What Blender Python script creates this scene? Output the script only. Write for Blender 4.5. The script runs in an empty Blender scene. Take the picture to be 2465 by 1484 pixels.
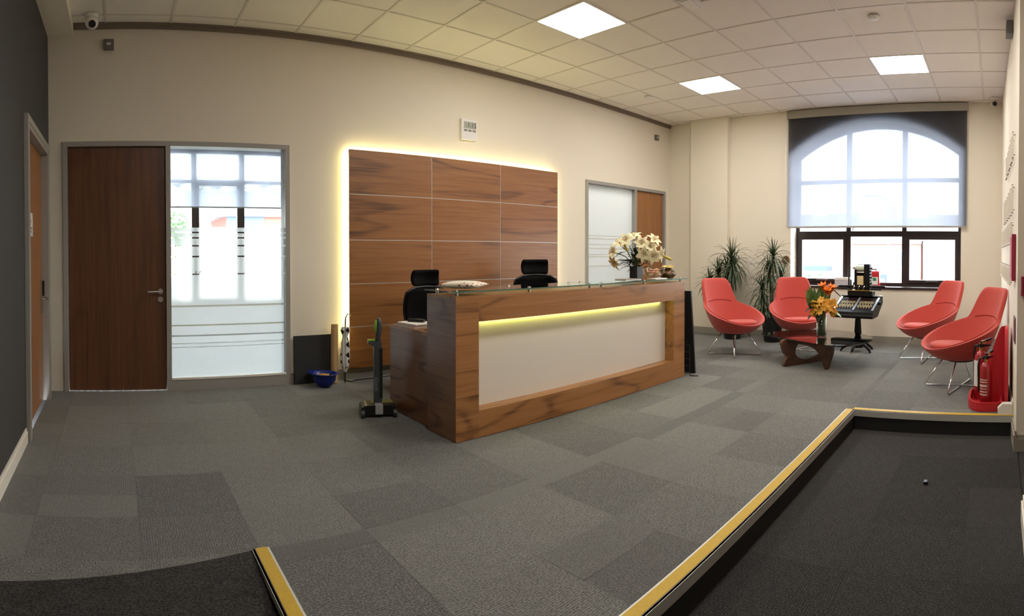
import bpy, bmesh, math, random
from mathutils import Vector, Matrix
random.seed(7)
PI = math.pi
C = bpy.context.scene.collection
SC = bpy.context.scene

# ------------------------------------------------------------------ camera
# a hand-held panorama: vertical cylinder, 1350 px per radian, tilted down a touch
F_PX, ROW0, PITCH, AZ, EYE = 1350.0, 626.0, 0.012, 0.865, 1.27
cd = bpy.data.cameras.new('camera'); cam = bpy.data.objects.new('camera', cd); C.objects.link(cam)
cd.type = 'PANO'; cd.panorama_type = 'CENTRAL_CYLINDRICAL'
cd.central_cylindrical_range_u_min = -1232.5/F_PX; cd.central_cylindrical_range_u_max = 1232.5/F_PX
cd.central_cylindrical_range_v_min = -(1484.0-ROW0)/F_PX; cd.central_cylindrical_range_v_max = ROW0/F_PX
cd.central_cylindrical_radius = 1.0
cd.clip_start = 0.02; cd.clip_end = 300
cam.location = (0, 0, EYE)
cam.rotation_euler = (PI/2-PITCH, 0, AZ-PI/2)
SC.camera = cam
# ------------------------------------------------------------------ light
w = bpy.data.worlds.new('overcast_sky'); SC.world = w; w.use_nodes = True
bg = w.node_tree.nodes['Background']; bg.inputs[0].default_value = (0.90, 0.95, 1.0, 1); bg.inputs[1].default_value = 9.0
SC.view_settings.view_transform = 'Standard'; SC.view_settings.look = 'None'
SC.view_settings.gamma = 1.0; SC.view_settings.use_curve_mapping = False
SC.view_settings.exposure = 0.62
LED_CEIL, LED_HALO, LED_DESK = 23.0, 25.0, 9.0

# ------------------------------------------------------------------ materials
def srgb(r, g, b):
    f = lambda c: (c/255/12.92) if c/255 <= 0.04045 else ((c/255+0.055)/1.055)**2.4
    return (f(r), f(g), f(b), 1)
MATS = {}
def nm(name):
    m = bpy.data.materials.new(name); m.use_nodes = True; MATS[name] = m
    nt = m.node_tree; b = nt.nodes['Principled BSDF']
    return m, nt, b
def N(nt, t, **kw):
    n = nt.nodes.new(t)
    for k, v in kw.items(): setattr(n, k, v)
    return n
def plain(name, col, rough=0.6, metal=0.0, noise=0.06, nscale=30, bump=0.0, bscale=200, spec=0.5, coat=0.0, sheen=0.0):
    m, nt, b = nm(name)
    tc = N(nt, 'ShaderNodeTexCoord'); nz = N(nt, 'ShaderNodeTexNoise'); nz.inputs['Scale'].default_value = nscale; nz.inputs['Detail'].default_value = 4
    nt.links.new(tc.outputs['Object'], nz.inputs['Vector'])
    mx = N(nt, 'ShaderNodeMix', data_type='RGBA'); 
    mx.inputs[6].default_value = tuple(c*(1-noise) for c in col[:3])+(1,); mx.inputs[7].default_value = tuple(min(1, c*(1+noise)) for c in col[:3])+(1,)
    nt.links.new(nz.outputs['Fac'], mx.inputs[0]); nt.links.new(mx.outputs[2], b.inputs['Base Color'])
    b.inputs['Roughness'].default_value = rough; b.inputs['Metallic'].default_value = metal; b.inputs['Specular IOR Level'].default_value = spec
    b.inputs['Coat Weight'].default_value = coat; b.inputs['Sheen Weight'].default_value = sheen
    if bump:
        n2 = N(nt, 'ShaderNodeTexNoise'); n2.inputs['Scale'].default_value = bscale; n2.inputs['Detail'].default_value = 3
        nt.links.new(tc.outputs['Object'], n2.inputs['Vector'])
        bp = N(nt, 'ShaderNodeBump'); bp.inputs['Strength'].default_value = bump; bp.inputs['Distance'].default_value = 0.003
        nt.links.new(n2.outputs['Fac'], bp.inputs['Height']); nt.links.new(bp.outputs['Normal'], b.inputs['Normal'])
    return m
def wood(name, dark, mid, light, axis=0, rough=0.35, figure=9.0, stretch=0.16, coat=0.15, line=0.25):
    """veneer; the grain runs along the given object axis and shifts from leaf to leaf"""
    m, nt, b = nm(name); L = nt.links.new
    tc = N(nt, 'ShaderNodeTexCoord'); oi = N(nt, 'ShaderNodeObjectInfo')
    ad = N(nt, 'ShaderNodeVectorMath', operation='MULTIPLY_ADD'); 
    cb = N(nt, 'ShaderNodeCombineXYZ')
    for i in range(3): L(oi.outputs['Random'], cb.inputs[i])
    L(cb.outputs[0], ad.inputs[0]); ad.inputs[1].default_value = (7.3, 13.1, 5.7); L(tc.outputs['Object'], ad.inputs[2])
    mp = N(nt, 'ShaderNodeMapping'); sc = [2.6, 2.6, 2.6]; sc[axis] = 2.6*stretch; mp.inputs['Scale'].default_value = sc
    L(ad.outputs[0], mp.inputs['Vector'])
    n1 = N(nt, 'ShaderNodeTexNoise'); n1.inputs['Scale'].default_value = 1.0; n1.inputs['Detail'].default_value = 1.5; n1.inputs['Distortion'].default_value = 0.5
    L(mp.outputs[0], n1.inputs['Vector'])
    mu = N(nt, 'ShaderNodeMath', operation='MULTIPLY'); mu.inputs[1].default_value = figure*6; L(n1.outputs['Fac'], mu.inputs[0])
    s0 = N(nt, 'ShaderNodeMath', operation='SINE'); L(mu.outputs[0], s0.inputs[0])
    s1 = N(nt, 'ShaderNodeMath', operation='MULTIPLY_ADD'); L(s0.outputs[0], s1.inputs[0]); s1.inputs[1].default_value = 0.5; s1.inputs[2].default_value = 0.5
    si = N(nt, 'ShaderNodeMath', operation='POWER'); L(s1.outputs[0], si.inputs[0]); si.inputs[1].default_value = 9.0
    # fine pores
    mp2 = N(nt, 'ShaderNodeMapping'); s2 = [90, 90, 90]; s2[axis] = 3.0; mp2.inputs['Scale'].default_value = s2; L(ad.outputs[0], mp2.inputs['Vector'])
    n2 = N(nt, 'ShaderNodeTexNoise'); n2.inputs['Scale'].default_value = 1.0; n2.inputs['Detail'].default_value = 2; L(mp2.outputs[0], n2.inputs['Vector'])
    mp3 = N(nt, 'ShaderNodeMapping'); s3 = [32, 32, 32]; s3[axis] = 1.1; mp3.inputs['Scale'].default_value = s3; L(ad.outputs[0], mp3.inputs['Vector'])
    n3 = N(nt, 'ShaderNodeTexNoise'); n3.inputs['Scale'].default_value = 1.0; n3.inputs['Detail'].default_value = 3; L(mp3.outputs[0], n3.inputs['Vector'])
    a1 = N(nt, 'ShaderNodeMath', operation='MULTIPLY_ADD'); L(si.outputs[0], a1.inputs[0]); a1.inputs[1].default_value = -line; a1.inputs[2].default_value = 0.0
    a2 = N(nt, 'ShaderNodeMath', operation='MULTIPLY_ADD'); L(n2.outputs['Fac'], a2.inputs[0]); a2.inputs[1].default_value = 0.45; L(a1.outputs[0], a2.inputs[2])
    a3 = N(nt, 'ShaderNodeMath', operation='MULTIPLY_ADD'); L(n3.outputs['Fac'], a3.inputs[0]); a3.inputs[1].default_value = 0.62; L(a2.outputs[0], a3.inputs[2])
    cr = N(nt, 'ShaderNodeValToRGB'); e = cr.color_ramp.elements
    e[0].position = 0.12; e[0].color = dark; e[1].position = 0.85; e[1].color = light
    k = e.new(0.45); k.color = mid
    L(a3.outputs[0], cr.inputs[0]); L(cr.outputs[0], b.inputs['Base Color'])
    b.inputs['Roughness'].default_value = rough; b.inputs['Coat Weight'].default_value = coat; b.inputs['Coat Roughness'].default_value = 0.25
    return m
def carpet(name, lo, hi, var=0.35, k=1.0):
    """loop-pile tile: each tile its own tone and its own rib direction"""
    m, nt, b = nm(name); L = nt.links.new
    tc = N(nt, 'ShaderNodeTexCoord'); oi = N(nt, 'ShaderNodeObjectInfo')
    n1 = N(nt, 'ShaderNodeTexNoise'); n1.inputs['Scale'].default_value = 55*k; n1.inputs['Detail'].default_value = 6; n1.inputs['Roughness'].default_value = 0.7; L(tc.outputs['Object'], n1.inputs['Vector'])
    n2 = N(nt, 'ShaderNodeTexNoise'); n2.inputs['Scale'].default_value = 9; n2.inputs['Detail'].default_value = 4; L(tc.outputs['Object'], n2.inputs['Vector'])
    # ribs: x or y by tile
    sep = N(nt, 'ShaderNodeSeparateXYZ'); L(tc.outputs['Object'], sep.inputs[0])
    gt = N(nt, 'ShaderNodeMath', operation='GREATER_THAN'); gt.inputs[1].default_value = 0.5
    fr = N(nt, 'ShaderNodeMath', operation='FRACT'); m7 = N(nt, 'ShaderNodeMath', operation='MULTIPLY'); m7.inputs[1].default_value = 7.31
    L(oi.outputs['Random'], m7.inputs[0]); L(m7.outputs[0], fr.inputs[0]); L(fr.outputs[0], gt.inputs[0])
    mxv = N(nt, 'ShaderNodeMix', data_type='FLOAT'); L(gt.outputs[0], mxv.inputs[0]); L(sep.outputs[0], mxv.inputs[2]); L(sep.outputs[1], mxv.inputs[3])
    wv = N(nt, 'ShaderNodeMath', operation='MULTIPLY'); wv.inputs[1].default_value = 2*PI/0.023*k; L(mxv.outputs[0], wv.inputs[0])
    sn = N(nt, 'ShaderNodeMath', operation='SINE'); L(wv.outputs[0], sn.inputs[0])
    rt = N(nt, 'ShaderNodeMath', operation='MULTIPLY'); fr2 = N(nt, 'ShaderNodeMath', operation='FRACT'); m3 = N(nt, 'ShaderNodeMath', operation='MULTIPLY'); m3.inputs[1].default_value = 3.77
    L(oi.outputs['Random'], m3.inputs[0]); L(m3.outputs[0], fr2.inputs[0])
    L(sn.outputs[0], rt.inputs[0]); L(fr2.outputs[0], rt.inputs[1])
    # fac = .5*n1 + .35*n2 + var*rand + .08*ribs
    a = N(nt, 'ShaderNodeMath', operation='MULTIPLY_ADD'); L(n1.outputs['Fac'], a.inputs[0]); a.inputs[1].default_value = 4.2; a.inputs[2].default_value = -2.05
    a2 = N(nt, 'ShaderNodeMath', operation='MULTIPLY_ADD'); L(n2.outputs['Fac'], a2.inputs[0]); a2.inputs[1].default_value = 0.5; L(a.outputs[0], a2.inputs[2])
    a3 = N(nt, 'ShaderNodeMath', operation='MULTIPLY_ADD'); L(oi.outputs['Random'], a3.inputs[0]); a3.inputs[1].default_value = var; L(a2.outputs[0], a3.inputs[2])
    a4 = N(nt, 'ShaderNodeMath', operation='MULTIPLY_ADD'); L(rt.outputs[0], a4.inputs[0]); a4.inputs[1].default_value = 0.26; L(a3.outputs[0], a4.inputs[2])
    mx = N(nt, 'ShaderNodeMix', data_type='RGBA'); mx.inputs[6].default_value = lo; mx.inputs[7].default_value = hi; L(a4.outputs[0], mx.inputs[0])
    L(mx.outputs[2], b.inputs['Base Color']); b.inputs['Roughness'].default_value = 0.95; b.inputs['Specular IOR Level'].default_value = 0.15
    b.inputs['Sheen Weight'].default_value = 0.3 if var > 0.3 else 0.08; b.inputs['Sheen Roughness'].default_value = 0.5
    bp = N(nt, 'ShaderNodeBump'); bp.inputs['Strength'].default_value = 0.6; bp.inputs['Distance'].default_value = 0.004; L(a4.outputs[0], bp.inputs['Height']); L(bp.outputs['Normal'], b.inputs['Normal'])
    return m
def emit(name, col, strength):
    m, nt, b = nm(name); nt.nodes.remove(b)
    e = N(nt, 'ShaderNodeEmission'); e.inputs[0].default_value = col; e.inputs[1].default_value = strength
    nt.links.new(e.outputs[0], nt.nodes['Material Output'].inputs[0]); return m
def glass(name, tint=(0.96, 0.98, 0.97, 1), refl=1.0, ior=1.45):
    m, nt, b = nm(name); nt.nodes.remove(b); L = nt.links.new
    t = N(nt, 'ShaderNodeBsdfTransparent'); t.inputs[0].default_value = tint
    g = N(nt, 'ShaderNodeBsdfGlossy'); g.inputs['Roughness'].default_value = 0.01; g.inputs[0].default_value = (refl, refl, refl, 1)
    f = N(nt, 'ShaderNodeFresnel'); f.inputs[0].default_value = 1.45
    f.inputs[0].default_value = ior; ge = N(nt, 'ShaderNodeNewGeometry'); iv = N(nt, 'ShaderNodeMath', operation='MULTIPLY_ADD'); iv.inputs[1].default_value = -1; iv.inputs[2].default_value = 1; L(ge.outputs['Backfacing'], iv.inputs[0])
    fm = N(nt, 'ShaderNodeMath', operation='MULTIPLY'); L(f.outputs[0], fm.inputs[0]); L(iv.outputs[0], fm.inputs[1])   # reflect at the outer faces only
    x = N(nt, 'ShaderNodeMixShader'); L(fm.outputs[0], x.inputs[0]); L(t.outputs[0], x.inputs[1]); L(g.outputs[0], x.inputs[2])
    L(x.outputs[0], nt.nodes['Material Output'].inputs[0]); return m
def film(name, col, rough, wt, wr, wd, clear=0.0, dcol=None):
    """frosted film or screen fabric: translucent + blurred see-through + diffuse + open weave"""
    m, nt, b = nm(name); nt.nodes.remove(b); L = nt.links.new
    t = N(nt, 'ShaderNodeBsdfTranslucent'); t.inputs[0].default_value = col
    r = N(nt, 'ShaderNodeBsdfRefraction'); r.inputs['Roughness'].default_value = rough; r.inputs['IOR'].default_value = 1.02; r.inputs[0].default_value = col
    d = N(nt, 'ShaderNodeBsdfDiffuse'); d.inputs[0].default_value = dcol or col
    x1 = N(nt, 'ShaderNodeMixShader'); x1.inputs[0].default_value = wr/(wt+wr); L(t.outputs[0], x1.inputs[1]); L(r.outputs[0], x1.inputs[2])
    x2 = N(nt, 'ShaderNodeMixShader'); x2.inputs[0].default_value = wd/(wt+wr+wd); L(x1.outputs[0], x2.inputs[1]); L(d.outputs[0], x2.inputs[2])
    p = N(nt, 'ShaderNodeBsdfTransparent')
    x3 = N(nt, 'ShaderNodeMixShader'); x3.inputs[0].default_value = clear; L(x2.outputs[0], x3.inputs[1]); L(p.outputs[0], x3.inputs[2])
    L(x3.outputs[0], nt.nodes['Material Output'].inputs[0]); return m

M_WALL = plain('cream_paint', srgb(231, 222, 205), 0.75, noise=0.02, nscale=2, bump=0.05, bscale=250)
M_WALLG = plain('charcoal_wall_paint', srgb(62, 61, 62), 0.8, noise=0.05, nscale=40, bump=0.05)
M_CEIL = plain('ceiling_tile_fibre', srgb(240, 234, 226), 0.9, noise=0.03, nscale=60, bump=0.25, bscale=160)
M_TBAR = plain('ceiling_grid_metal', srgb(222, 215, 205), 0.5, noise=0.02)
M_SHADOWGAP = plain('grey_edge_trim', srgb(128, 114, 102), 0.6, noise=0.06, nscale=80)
M_SKIRT = plain('grey_skirting_paint', srgb(150, 144, 132), 0.5, noise=0.05)
M_ALU = plain('grey_frame_paint', srgb(158, 154, 148), 0.45, noise=0.04, metal=0.0)
M_WHITE = plain('white_paint', srgb(232, 226, 216), 0.5, noise=0.02)
M_WPLAST = plain('white_plastic', srgb(232, 230, 226), 0.35, noise=0.02)
M_CARPET = carpet('grey_carpet', srgb(58, 58, 56), srgb(140, 139, 134))
M_CARPETD = carpet('charcoal_carpet', srgb(20, 19, 19), srgb(76, 74, 72), 0.25)
M_CARPET2 = carpet('grey_carpet_cut', srgb(58, 58, 56), srgb(140, 139, 134), 0.35, 2.0)
M_CARPETR = carpet('charcoal_ramp_carpet', srgb(20, 19, 19), srgb(76, 74, 72), 0.25, 2.0)
M_RISER = plain('black_riser', srgb(24, 23, 23), 0.8, noise=0.2, nscale=120)
M_YELLOW = plain('yellow_nosing_insert', srgb(196, 160, 44), 0.6, noise=0.12, nscale=60, bump=0.2)
M_NOSE = plain('aluminium_nosing', srgb(205, 203, 198), 0.4, noise=0.05, metal=0.4)
M_DOOR = wood('dark_door_veneer', srgb(56, 32, 19), srgb(92, 55, 32), srgb(118, 76, 45), 2, 0.4, 6, 0.10, line=0.10)
M_DOOR2 = wood('warm_door_veneer', srgb(112, 70, 36), srgb(152, 100, 56), srgb(178, 124, 76), 2, 0.4, 4, 0.10, line=0.10)
M_PANEL = wood('walnut_panel_veneer', srgb(82, 49, 22), srgb(140, 90, 44), srgb(166, 113, 62), 0, 0.38, 3.5, 0.16)
M_DESK = wood('walnut_counter_veneer', srgb(92, 58, 29), srgb(158, 107, 59), srgb(178, 127, 78), 0, 0.36, 5, 0.26)
M_TWALNUT = wood('dark_walnut', srgb(50, 28, 18), srgb(84, 50, 32), srgb(104, 66, 44), 0, 0.35, 5, 0.2)
M_JOINT = plain('aluminium_inlay', srgb(200, 196, 186), 0.35, noise=0.02, metal=0.3)
M_FRONT = plain('white_glass_front', srgb(226, 218, 206), 0.3, noise=0.01)
M_BLACK = plain('black_plastic', srgb(24, 24, 25), 0.4, noise=0.1)
M_BLACKM = plain('black_matt', srgb(20, 20, 21), 0.8, noise=0.15)
M_SLATE = plain('charcoal_board', srgb(44, 44, 45), 0.85, noise=0.35, nscale=60)
M_STEEL = plain('brushed_steel', srgb(190, 188, 184), 0.28, metal=1.0, noise=0.03)
M_CHROME = plain('chrome', srgb(225, 225, 226), 0.1, metal=1.0, noise=0.01)
M_FABRIC = plain('coral_wool', srgb(190, 75, 66), 0.9, noise=0.08, nscale=220, bump=0.25, bscale=700, spec=0.2, sheen=0.25)
M_GLASS = glass('clear_glass')
M_GLASSG = glass('green_edge_glass', (0.82, 0.93, 0.88, 1))
M_TGLASS = glass('smoked_table_glass', (0.32, 0.33, 0.33, 1), 1.0, 1.75)
M_FILM = film('frosted_film', (0.97, 0.985, 1.0, 1), 0.6, 0.48, 0.44, 0.18)
M_BLIND = film('grey_screen_fabric', (0.80, 0.82, 0.95, 1), 0.2, 0.25, 0.002, 0.42, 0.225, (0.02, 0.02, 0.02, 1))
M_WFRAME = plain('dark_brown_window_frame', srgb(50, 38, 38), 0.4, noise=0.1)
M_LEDW = emit('ceiling_led_diffuser', (1.0, 0.945, 0.87, 1), LED_CEIL)
M_LEDO = emit('office_led_diffuser', (1.0, 0.96, 0.9, 1), 11.0)  # glow of the added office panels only
M_LEDY = emit('yellow_led_strip', (1.0, 0.95, 0.45, 1), LED_HALO)
M_LEDD = emit('yellow_green_led_strip', (0.93, 1.0, 0.22, 1), LED_DESK)

# ------------------------------------------------------------------ mesh helpers
class MB:
    def __init__(s): s.bm = bmesh.new()
    def box(s, x0, x1, y0, y1, z0, z1, M=None, bev=0.0):
        vs = [s.bm.verts.new((x, y, z)) for z in (z0, z1) for x, y in ((x0, y0), (x1, y0), (x1, y1), (x0, y1))]
        fs = [s.bm.faces.new([vs[i] for i in f]) for f in ((3, 2, 1, 0), (4, 5, 6, 7), (0, 1, 5, 4), (1, 2, 6, 5), (2, 3, 7, 6), (3, 0, 4, 7))]
        if bev:
            es = list({e for f in fs for e in f.edges})
            r = bmesh.ops.bevel(s.bm, geom=es, offset=bev, segments=2, affect='EDGES', profile=0.7)
            vs = list({v for f in r['faces'] for v in f.verts} | {v for v in vs if v.is_valid})
        if M is not None: bmesh.ops.transform(s.bm, matrix=M, verts=[v for v in vs if v.is_valid])
        return s
    def tube(s, pts, r, seg=8, cap=True):
        pts = [Vector(p) for p in pts]; n = len(pts)
        rs = r if isinstance(r, (list, tuple)) else [r]*n
        rings = []; up = None
        for i, p in enumerate(pts):
            d = (pts[min(i+1, n-1)]-pts[max(i-1, 0)]).normalized()
            if up is None:
                up = Vector((0, 0, 1)) if abs(d.z) < 0.9 else Vector((1, 0, 0))
            a = d.cross(up)
            if a.length < 1e-5: a = d.cross(Vector((1, 0.3, 0)))
            a.normalize(); bq = a.cross(d).normalized(); up = bq
            rings.append([s.bm.verts.new(p+a*rs[i]*math.cos(2*PI*k/seg)+bq*rs[i]*math.sin(2*PI*k/seg)) for k in range(seg)])
        for q, t in zip(rings, rings[1:]):
            for k in range(seg): s.bm.faces.new((q[k], q[(k+1) % seg], t[(k+1) % seg], t[k]))
        if cap:
            s.bm.faces.new(rings[0][::-1]); s.bm.faces.new(rings[-1])
        return s
    def lathe(s, prof, seg=24, c=(0, 0, 0), M=None, sx=1, sy=1):
        rings = []; new = []
        for r, z in prof:
            if r < 1e-6:
                v = s.bm.verts.new((c[0], c[1], c[2]+z)); rings.append([v]); new.append(v)
            else:
                q = [s.bm.verts.new((c[0]+sx*r*math.cos(2*PI*k/seg), c[1]+sy*r*math.sin(2*PI*k/seg), c[2]+z)) for k in range(seg)]
                rings.append(q); new += q
        for a, b in zip(rings, rings[1:]):
            for k in range(seg):
                k2 = (k+1) % seg
                if len(a) == 1 and len(b) == 1: continue
                if len(a) == 1: s.bm.faces.new((a[0], b[k], b[k2]))
                elif len(b) == 1: s.bm.faces.new((a[k], b[0], a[k2]))
                else: s.bm.faces.new((a[k], b[k], b[k2], a[k2]))
        if M is not None: bmesh.ops.transform(s.bm, matrix=M, verts=new)
        return s
    def prism(s, out, d0, d1, plane='xz', M=None):
        """outline (2-D) pushed from d0 to d1 along the third axis"""
        def P(u, v, d):
            return {'xz': (u, d, v), 'xy': (u, v, d), 'yz': (d, u, v)}[plane]
        a = [s.bm.verts.new(P(u, v, d0)) for u, v in out]; b = [s.bm.verts.new(P(u, v, d1)) for u, v in out]
        n = len(out)
        s.bm.faces.new(a); s.bm.faces.new(b[::-1])
        for i in range(n): s.bm.faces.new((a[i], b[i], b[(i+1) % n], a[(i+1) % n]))
        if M is not None: bmesh.ops.transform(s.bm, matrix=M, verts=a+b)
        return s
    def frame(s, out, inn, d0, d1, plane='xz'):
        """ring between two outlines with the same number of points"""
        def P(u, v, d):
            return {'xz': (u, d, v), 'xy': (u, v, d), 'yz': (d, u, v)}[plane]
        n = len(out); R = [[s.bm.verts.new(P(u, v, d)) for u, v in o] for o, d in ((out, d0), (out, d1), (inn, d1), (inn, d0))]
        for q, t in zip(R, R[1:]+R[:1]):
            for i in range(n): s.bm.faces.new((q[i], q[(i+1) % n], t[(i+1) % n], t[i]))
        return s
    def quad(s, *p):
        s.bm.faces.new([s.bm.verts.new(q) for q in p]); return s
    def build(s, name, mat, parent=None, smooth=False, loc=None):
        bmesh.ops.recalc_face_normals(s.bm, faces=s.bm.faces)
        me = bpy.data.meshes.new(name); s.bm.to_mesh(me); s.bm.free()
        if smooth:
            for p in me.polygons: p.use_smooth = True
            if smooth == 'auto':
                try: me.set_sharp_from_angle(angle=math.radians(40))
                except Exception: pass
        o = bpy.data.objects.new(name, me); C.objects.link(o)
        if mat: me.materials.append(mat)
        if parent: o.parent = parent
        if loc: o.location = loc
        return o
def tag(o, label=None, cat=None, group=None, kind=None):
    if label: o['label'] = label
    if cat: o['category'] = cat
    if group: o['group'] = group
    if kind: o['kind'] = kind
    return o
def thing(name, label, cat, loc=(0, 0, 0), rz=0.0, group=None):
    o = bpy.data.objects.new(name, None); C.objects.link(o); o.empty_display_size = 0.05
    o.location = loc; o.rotation_euler = (0, 0, rz)
    return tag(o, label, cat, group)
def struct(o, label=None, cat=None): return tag(o, label, cat, kind='structure')
def piece(name, mesh, mat, parent, loc, rot=(0, 0, 0), scale=(1, 1, 1)):
    o = bpy.data.objects.new(name, mesh); C.objects.link(o); o.parent = parent; o.location = loc; o.rotation_euler = rot; o.scale = scale
    if mat and not mesh.materials: mesh.materials.append(mat)
    return o
def copy_tree(o, parent=None):
    c = o.copy(); C.objects.link(c); c.parent = parent
    for ch in list(o.children): copy_tree(ch, c)
    return c
def unit_box(name, bev=0.0):
    b = MB().box(-.5, .5, -.5, .5, -1, 0)
    me = bpy.data.meshes.new(name); bmesh.ops.recalc_face_normals(b.bm, faces=b.bm.faces); b.bm.to_mesh(me); b.bm.free(); return me
def text_mesh(s, size, depth, mat, name, parent, M, align='CENTER'):
    cu = bpy.data.curves.new(name, 'FONT'); cu.body = s; cu.size = size; cu.extrude = depth; cu.align_x = align; cu.align_y = 'CENTER'; cu.resolution_u = 3
    to = bpy.data.objects.new('tmp', cu); C.objects.link(to)
    dg = bpy.context.evaluated_depsgraph_get(); dg.update()
    me = bpy.data.meshes.new_from_object(to.evaluated_get(dg)); me.name = name
    bpy.data.objects.remove(to); bpy.data.curves.remove(cu)
    me.transform(M); me.materials.clear(); me.materials.append(mat)
    o = bpy.data.objects.new(name, me); C.objects.link(o); o.parent = parent
    return o
FACE_MY = Matrix.Rotation(PI/2, 4, 'X')                       # text facing -Y
# ================================================================== THE ROOM
LX, BY, WX, H = -0.62, 5.2, 7.85, 3.4
ZL = -0.155                                                    # entrance level, one step down
STEP_Y, STEP_X, RAMP_X, RAMP_Y = 1.15, 4.42, 0.60, 2.32
BACK_Y = -1.7
OFF_Y = 8.9                                                    # far wall of the office behind
# ---- upper floor with its carpet tiles
fb = MB()
R1 = (LX, WX, RAMP_Y, BY); R2 = (RAMP_X, WX, STEP_Y, RAMP_Y); R3 = (STEP_X, WX, -0.2, STEP_Y)
for x0, x1, y0, y1 in (R1, R2, R3): fb.box(x0, x1, y0, y1, -0.22, -0.008)
floor = struct(fb.build('floor', M_RISER))
tile_me = unit_box('carpet_tile'); tile_me.materials.append(M_CARPET)
tiled_me = unit_box('entrance_carpet_tile'); tiled_me.materials.append(M_CARPETD)
def lay(rects, parent, me, z, T=0.5, ox=0.1, oy=0.2, name='carpet_tile', half=0.22):
    rnd = random.Random(3)
    for (x0, x1, y0, y1) in rects:
        i0, i1 = math.floor((x0-ox)/T), math.ceil((x1-ox)/T); j0, j1 = math.floor((y0-oy)/T), math.ceil((y1-oy)/T)
        for i in range(i0, i1):
            for j in range(j0, j1):
                a, b = max(x0, ox+i*T), min(x1, ox+(i+1)*T); c, d = max(y0, oy+j*T), min(y1, oy+(j+1)*T)
                if b-a < 0.02 or d-c < 0.02: continue
                parts = [(a, b, c, d)]
                if rnd.random() < half and d-c > 0.4: parts = [(a, b, c, (c+d)/2), (a, b, (c+d)/2, d)]
                for (p, q, r, s) in parts:
                    piece(name, me, None, parent, ((p+q)/2, (r+s)/2, z+rnd.uniform(-.0004, .0004)), scale=(q-p-0.001, s-r-0.001, 0.008))
lay((R1, R2, R3), floor, tile_me, 0.0)
# ---- lower entrance floor
lb = MB(); lb.box(RAMP_X, STEP_X, BACK_Y, STEP_Y, ZL-0.2, ZL-0.008); lb.box(LX, RAMP_X, BACK_Y, 0.6, ZL-0.2, ZL-0.008); lb.box(STEP_X, 5.4, BACK_Y, -0.2, ZL-0.2, ZL-0.008)
floor_e = struct(lb.build('floor_entrance', M_RISER))
lay(((RAMP_X, STEP_X, -0.16, STEP_Y),), floor_e, tiled_me, ZL, ox=-0.08, oy=0.15, half=0.0)
struct(MB().box(LX, WX+.3, BACK_Y, -0.17, ZL-0.02, ZL).build('floor_lobby', M_CARPETR))
# ---- ramp down to the entrance
rp = MB(); RY0 = 2.10                                          # the ramp head runs slightly askew
rv = [rp.bm.verts.new(v) for v in ((LX, RY0, 0), (RAMP_X-.03, RAMP_Y, 0), (RAMP_X-.03, .6, ZL), (LX, .6, ZL), (LX, RY0, -.25), (RAMP_X-.03, RAMP_Y, -.25), (RAMP_X-.03, .6, -.3), (LX, .6, -.3))]
for f in ((0, 1, 2, 3), (4, 5, 6, 7), (0, 1, 5, 4), (1, 2, 6, 5), (2, 3, 7, 6), (3, 0, 4, 7)): rp.bm.faces.new([rv[i] for i in f])
MB().prism([(LX, RY0), (RAMP_X-.03, RAMP_Y), (LX, RAMP_Y)], -.05, 0, 'xy').build('carpet_tile', M_CARPET2, floor)
struct(rp.build('floor_ramp', M_CARPETR))
struct(MB().box(LX, RAMP_X-.03, -.17, .6, ZL-.1, ZL).build('floor_ramp_foot', M_CARPETR))
# ---- risers and nosings
def nosing(name, p, q, into, label, down=0.06):
    """strip from p to q, 'into' = unit vector towards the upper floor"""
    p, q, t = Vector(p), Vector(q), Vector(into)
    n = thing(name, label, 'step nosing', tuple(p)); L_ = q-p
    def bar(nm_, a0, a1, z0, z1, mat, b=0.001):
        c = [Vector((0, 0, 0))+t*a0, L_+t*a0, L_+t*a1, t*a1]
        m = MB(); vs = [m.bm.verts.new((v.x, v.y, z)) for z in (z0, z1) for v in c]
        for f in ((3, 2, 1, 0), (4, 5, 6, 7), (0, 1, 5, 4), (1, 2, 6, 5), (2, 3, 7, 6), (3, 0, 4, 7)): m.bm.faces.new([vs[i] for i in f])
        return m.build(nm_, mat, n)
    bar('tread_plate', -0.012, 0.062, 0.0005, 0.004, M_NOSE)
    bar('front_lip', -0.014, -0.002, -down, 0.004, M_NOSE)
    bar('yellow_insert', 0.0, 0.052, 0.004, 0.0065, M_YELLOW)
    return n
nosing('step_nosing', (RAMP_X-.02, STEP_Y, 0), (STEP_X+.0, STEP_Y, 0), (0, 1, 0), 'long yellow and aluminium nosing along the step in front of the reception counter', 0.045)
nosing('step_nosing', (STEP_X, STEP_Y, 0), (STEP_X, -0.14, 0), (1, 0, 0), 'short yellow and aluminium nosing on the step beside the red extinguisher stand', 0.045)
nosing('step_nosing', (RAMP_X-.02, RAMP_Y, 0), (RAMP_X-.02, STEP_Y+.075, 0), (1, 0, 0), 'yellow nosing along the side of the dark carpeted ramp', 0.02)
struct(MB().box(RAMP_X-.03, STEP_X, STEP_Y-.006, STEP_Y+.02, ZL, -.004).box(STEP_X-.006, STEP_X+.02, -.2, STEP_Y, ZL, -.004).box(RAMP_X-.03, RAMP_X, STEP_Y, RAMP_Y, ZL, -.004).build('trim_riser', M_RISER))

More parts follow.
